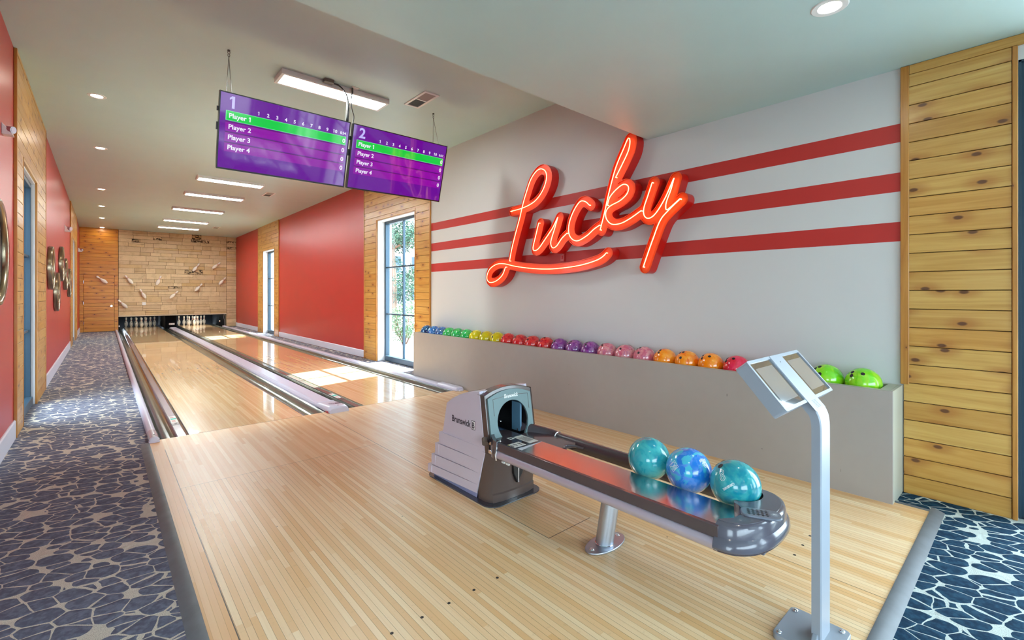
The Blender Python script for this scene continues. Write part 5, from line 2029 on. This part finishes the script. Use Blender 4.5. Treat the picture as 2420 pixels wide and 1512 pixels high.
OFF = Vector((XR, 3.5, 2.1))
ni = 0
for key, strokes in STROKES.items():
    polys = [[(p.x - 3.5, p.y - 2.1) for p in spline([(y, z, 0) for y, z in s], 0.03)] for s in strokes]
    lo = contours(polys, SW)
    li = contours(polys, SW - 0.007)
    lo.sort(key=lambda l: -(max(p[0] for p in l) - min(p[0] for p in l)))
    li.sort(key=lambda l: -(max(p[0] for p in l) - min(p[0] for p in l)))
    FZ = FX - XR
    XO = lambda u, v, w: (FZ + w, u, v)
    o = holed_prism(li[0], li[1:], lambda u, v, w: (FZ + 0.012 + w, u, v), 0.02).build('sign_letter', 'sign_face', sign, smooth=0)
    sd = MB()
    for loop, d0_, d1_ in [(l, 0.0, -FZ - 0.002) for l in lo] + [(l, 0.0, 0.03) for l in li]:
        n_ = len(loop)
        sd.add([(FZ + d0_, u, v) for u, v in loop] + [(FZ + d1_, u, v) for u, v in loop], [(i, (i + 1) % n_, n_ + (i + 1) % n_, n_ + i) for i in range(n_)])
    sd.build('letter_side', 'sign_side', o, smooth=50)
    rim_ = holed_prism(lo[0], lo[1:] + li, XO, 0.001)
    rim_.build('letter_rim', 'sign_face', o, smooth=0)
    for s in strokes:
        pts = spline([(y - 3.5, z - 2.1, 0) for y, z in s], 0.015)
        tb_ = [(FX - XR - 0.030, p.x, p.y) for p in pts]
        tb_ = [(FX - XR - 0.004, tb_[0][1], tb_[0][2])] + tb_ + [(FX - XR - 0.004, tb_[-1][1], tb_[-1][2])]
        MB().tube(tb_, 0.0050, 10).build('neon_tube', 'neon', o)
ob = MB()
ob.box(XR - 0.022, XR - 0.001, 3.735, 3.79, 1.735, 1.83)
ob = ob.build('switch_box', 'red', bevel=0.003)
tag(ob, 'small red painted switch box on the lowest stripe under the script sign', 'switch box')
MB().box(XR - 0.030, XR - 0.0215, 3.752, 3.772, 1.765, 1.805).build('switch_toggle', 'sign_side', ob, bevel=0.002)

# ------------------------------------------------------------------ mirrors and small fixtures on the left wall
def mirror(y, z, r, label):
    root = thing('round_mirror', label, 'mirror', (XL, y, z), group='round mirrors on the red aisle wall')
    rot = Matrix.Rotation(PI / 2, 4, 'Y')
    MB().lathe([(r * 0.96, 0.0), (r, 0.006), (r, 0.040), (r * 0.985, 0.056), (r * 0.95, 0.060), (r * 0.91, 0.052), (r * 0.885, 0.036), (r * 0.88, 0.02)], 72, 0, rot).build('mirror_rim', 'mirror_rim', root, smooth=50)
    MB().lathe([(0.0, 0.008), (r * 0.885, 0.008), (r * 0.885, 0.022), (0.0, 0.022)], 72, 0, rot).build('mirror_glass', 'mirror', root)
    MB().lathe([(r * 0.872, 0.0225), (r * 0.884, 0.0225), (r * 0.884, 0.024), (r * 0.872, 0.024), (r * 0.872, 0.0225)], 72, 0, rot).build('inner_edge', 'black', root)
    return root


m0 = mirror(10.06, 1.745, 0.335, 'leftmost and nearest mirror of the group of five on the red wall')
dup(m0, (XL, 11.22, 1.38), None, 'lowest mirror of the group of five on the red wall')
dup(m0, (XL, 12.40, 1.92), None, 'highest mirror of the group of five on the red wall')
dup(m0, (XL, 13.60, 1.76), None, 'fourth mirror of the group of five along the red wall')
dup(m0, (XL, 15.10, 1.60), None, 'farthest mirror of the group of five, beside the pine boards')
mirror(5.16, 1.665, 0.405, 'large round mirror cut off by the left edge, before the first pine boards')


def wall_lamp(y, z, s, label):
    root = thing('wall_spotlight', label, 'wall light', (XL, y, z), group='small spotlights high on the aisle wall')
    s *= 0.8
    k = MB()
    k.prism([(0.0, 0.07 * s), (0.0, -0.05 * s), (0.085 * s, -0.05 * s), (0.075 * s, -0.02 * s)], 'y', -0.055 * s, 0.055 * s)
    k.build('bracket', 'fix_white', root, smooth=0, bevel=0.004)
    h = MB().cyl((0.035 * s, -0.01, 0.012 * s), (0.085 * s, -0.045 * s, 0.004 * s), 0.036 * s, 24)
    h.build('lamp_head', 'leg_steel', root)
    MB().cyl((0.0845 * s, -0.0448 * s, 0.0041 * s), (0.087 * s, -0.0466 * s, 0.0037 * s), 0.026 * s, 20).build('lamp_lens', 'hood', root)
    return root


wall_lamp(5.72, 2.72, 1.0, 'silver wall spotlight above the large mirror at the left edge')
wall_lamp(13.95, 2.75, 1.5, 'small pale wall spotlight above the group of five mirrors')
wall_lamp(21.2, 2.80, 1.5, 'small pale wall spotlight near the pine boards at the far corner')

# ------------------------------------------------------------------ outside
ext = MB()
ext.box(XR + 0.3, 70, -40, 90, -0.4, -0.16)
ext.build('ground_outside', plain('pale concrete', (150, 154, 158), 0.8, var=0.1), smooth=0, kind='structure')
ext = MB()
ext.box(-60, LX0 - 0.2, -40, 90, -0.4, -0.16)
ext.box(LX0 - 0.2, XL - 0.3, YS + 0.2, 90, -0.4, -0.16)
ext.box(LX0 - 0.2, XR + 0.3, -40, LY0 - 0.2, -0.4, -0.16)
ext.build('ground_outside', plain('grey outside paving', (120, 122, 124), 0.8, var=0.1), smooth=0, kind='structure')

rt_ = random.Random(21)


def foliage(mb, c, rx, ry, rz, n, size, mi_n=2, up=0.0):
    for _ in range(n):
        while True:
            p = Vector((rt_.uniform(-1, 1), rt_.uniform(-1, 1), rt_.uniform(-1, 1)))
            if p.length <= 1:
                break
        p = Vector((c[0] + p.x * rx, c[1] + p.y * ry, c[2] + p.z * rz))
        a = Vector((rt_.gauss(0, 1), rt_.gauss(0, 1), rt_.gauss(0, 1) + up)).normalized()
        b = a.orthogonal().normalized()
        b = Matrix.Rotation(rt_.uniform(0, 6.28), 3, a) @ b
        s = size * rt_.uniform(0.6, 1.4)
        q = a.cross(b)
        mb.add([p - b * s * 0.3, p + q * s - b * s * 0.1, p + q * s * 1.1 + b * s * 0.2, p + b * s * 0.3], [(0, 1, 2, 3)], rt_.randrange(mi_n))


M['needle'] = plain('blue green pine needles', (28, 62, 48), 0.7, var=0.25)
M['needle2'] = plain('light pine needles', (58, 100, 78), 0.7, var=0.25)
M['leaf'] = plain('pale shrub leaf', (66, 108, 76), 0.6, var=0.2)
M['leaf2'] = plain('bright shrub leaf', (106, 148, 108), 0.6, var=0.2)
M['bark'] = plain('grey brown bark', (110, 90, 74), 0.9, var=0.3)
pt = thing('pine_tree', 'tall pine tree outside the near window', 'tree', (8.8, 17.35, -0.16))
tr = MB()
tr.tube([(0, 0, 0), (0.05, 0.1, 2.0), (-0.05, 0.05, 4.2), (0.05, -0.05, 6.6)], [0.22, 0.18, 0.13, 0.05], 10)
for i in range(12):
    a = rt_.uniform(0, 6.28)
    z = 1.2 + i * 0.42
    L = 1.3 * (1 - i / 16)
    tr.tube([(0, 0, z), (L * 0.5 * math.cos(a), L * 0.5 * math.sin(a), z + 0.15), (L * math.cos(a), L * math.sin(a), z + 0.1)], [0.05, 0.035, 0.015], 6)
tr.build('trunk', 'bark', pt)
fo = MB()
for i in range(54):
    z = rt_.uniform(0.9, 6.9)
    R_ = 1.55 * min(1.0, (7.4 - z) / 3.2)
    a, r = rt_.uniform(0, 6.28), R_ * math.sqrt(rt_.random())
    foliage(fo, (r * math.cos(a), r * math.sin(a), z), 0.55, 0.55, 0.36, 380, 0.075)
fo.build('foliage', ['needle', 'needle2'], pt, smooth=0)
sh = thing('garden_shrub', 'pale green leafy shrub just outside the near window', 'shrub', (6.75, 12.5, -0.16))
st = MB()
for i in range(7):
    a = i * 0.9
    st.tube([(0.05 * math.cos(a), 0.05 * math.sin(a), 0), (0.3 * math.cos(a), 0.3 * math.sin(a), 0.5), (0.45 * math.cos(a), 0.45 * math.sin(a), 0.95)], [0.02, 0.014, 0.006], 6)
st.build('stems', 'bark', sh)
fo = MB()
for i in range(22):
    a, r, z = rt_.uniform(0, 6.28), 0.55 * math.sqrt(rt_.random()), rt_.uniform(0.2, 1.15)
    foliage(fo, (r * math.cos(a), r * math.sin(a), z), 0.26, 0.26, 0.2, 200, 0.042)
fo.build('foliage', ['leaf', 'leaf2'], sh, smooth=0)
nb = thing('neighbour_building', 'dark blue building wing seen through the left windows', 'building', (-4.2, 24.0, -0.16))
MB().box(-2.2, 2.2, -10, 14, 0, 5.0).build('outer_wall', plain('dark blue cladding', (34, 62, 86), 0.7), nb, smooth=0)
MB().box(-2.3, 2.3, -10.1, 14.1, 5.0, 5.2).build('roof_edge', 'white', nb, smooth=0)
bd = thing('reflection_block', 'added pale block with dark panes, standing in for window frames reflected in the near window', 'building', (24.0, 38.0, -0.16))  # added block: imitates window frames mirrored in the glass
MB().box(-8, 8, -4, 4, 0, 5.2).build('outer_wall', plain('pale lilac reflection tint', (206, 200, 214), 0.8, var=0.05), bd, smooth=0)
MB().box(-8.2, 8.2, -4.2, 4.2, 5.2, 5.5).build('roof_edge', 'white', bd, smooth=0)
for i in range(7):
    for z in (1.0, 3.2):
        MB().box(-7.2 + i * 2.2, -6.0 + i * 2.2, -4.06, -3.98, z, z + 1.3).build('reflected_pane', 'frame', bd, smooth=0)
MB().box(-8.06, -7.98, -3, -1.5, 1.0, 2.3).build('reflected_pane', 'frame', bd, smooth=0)
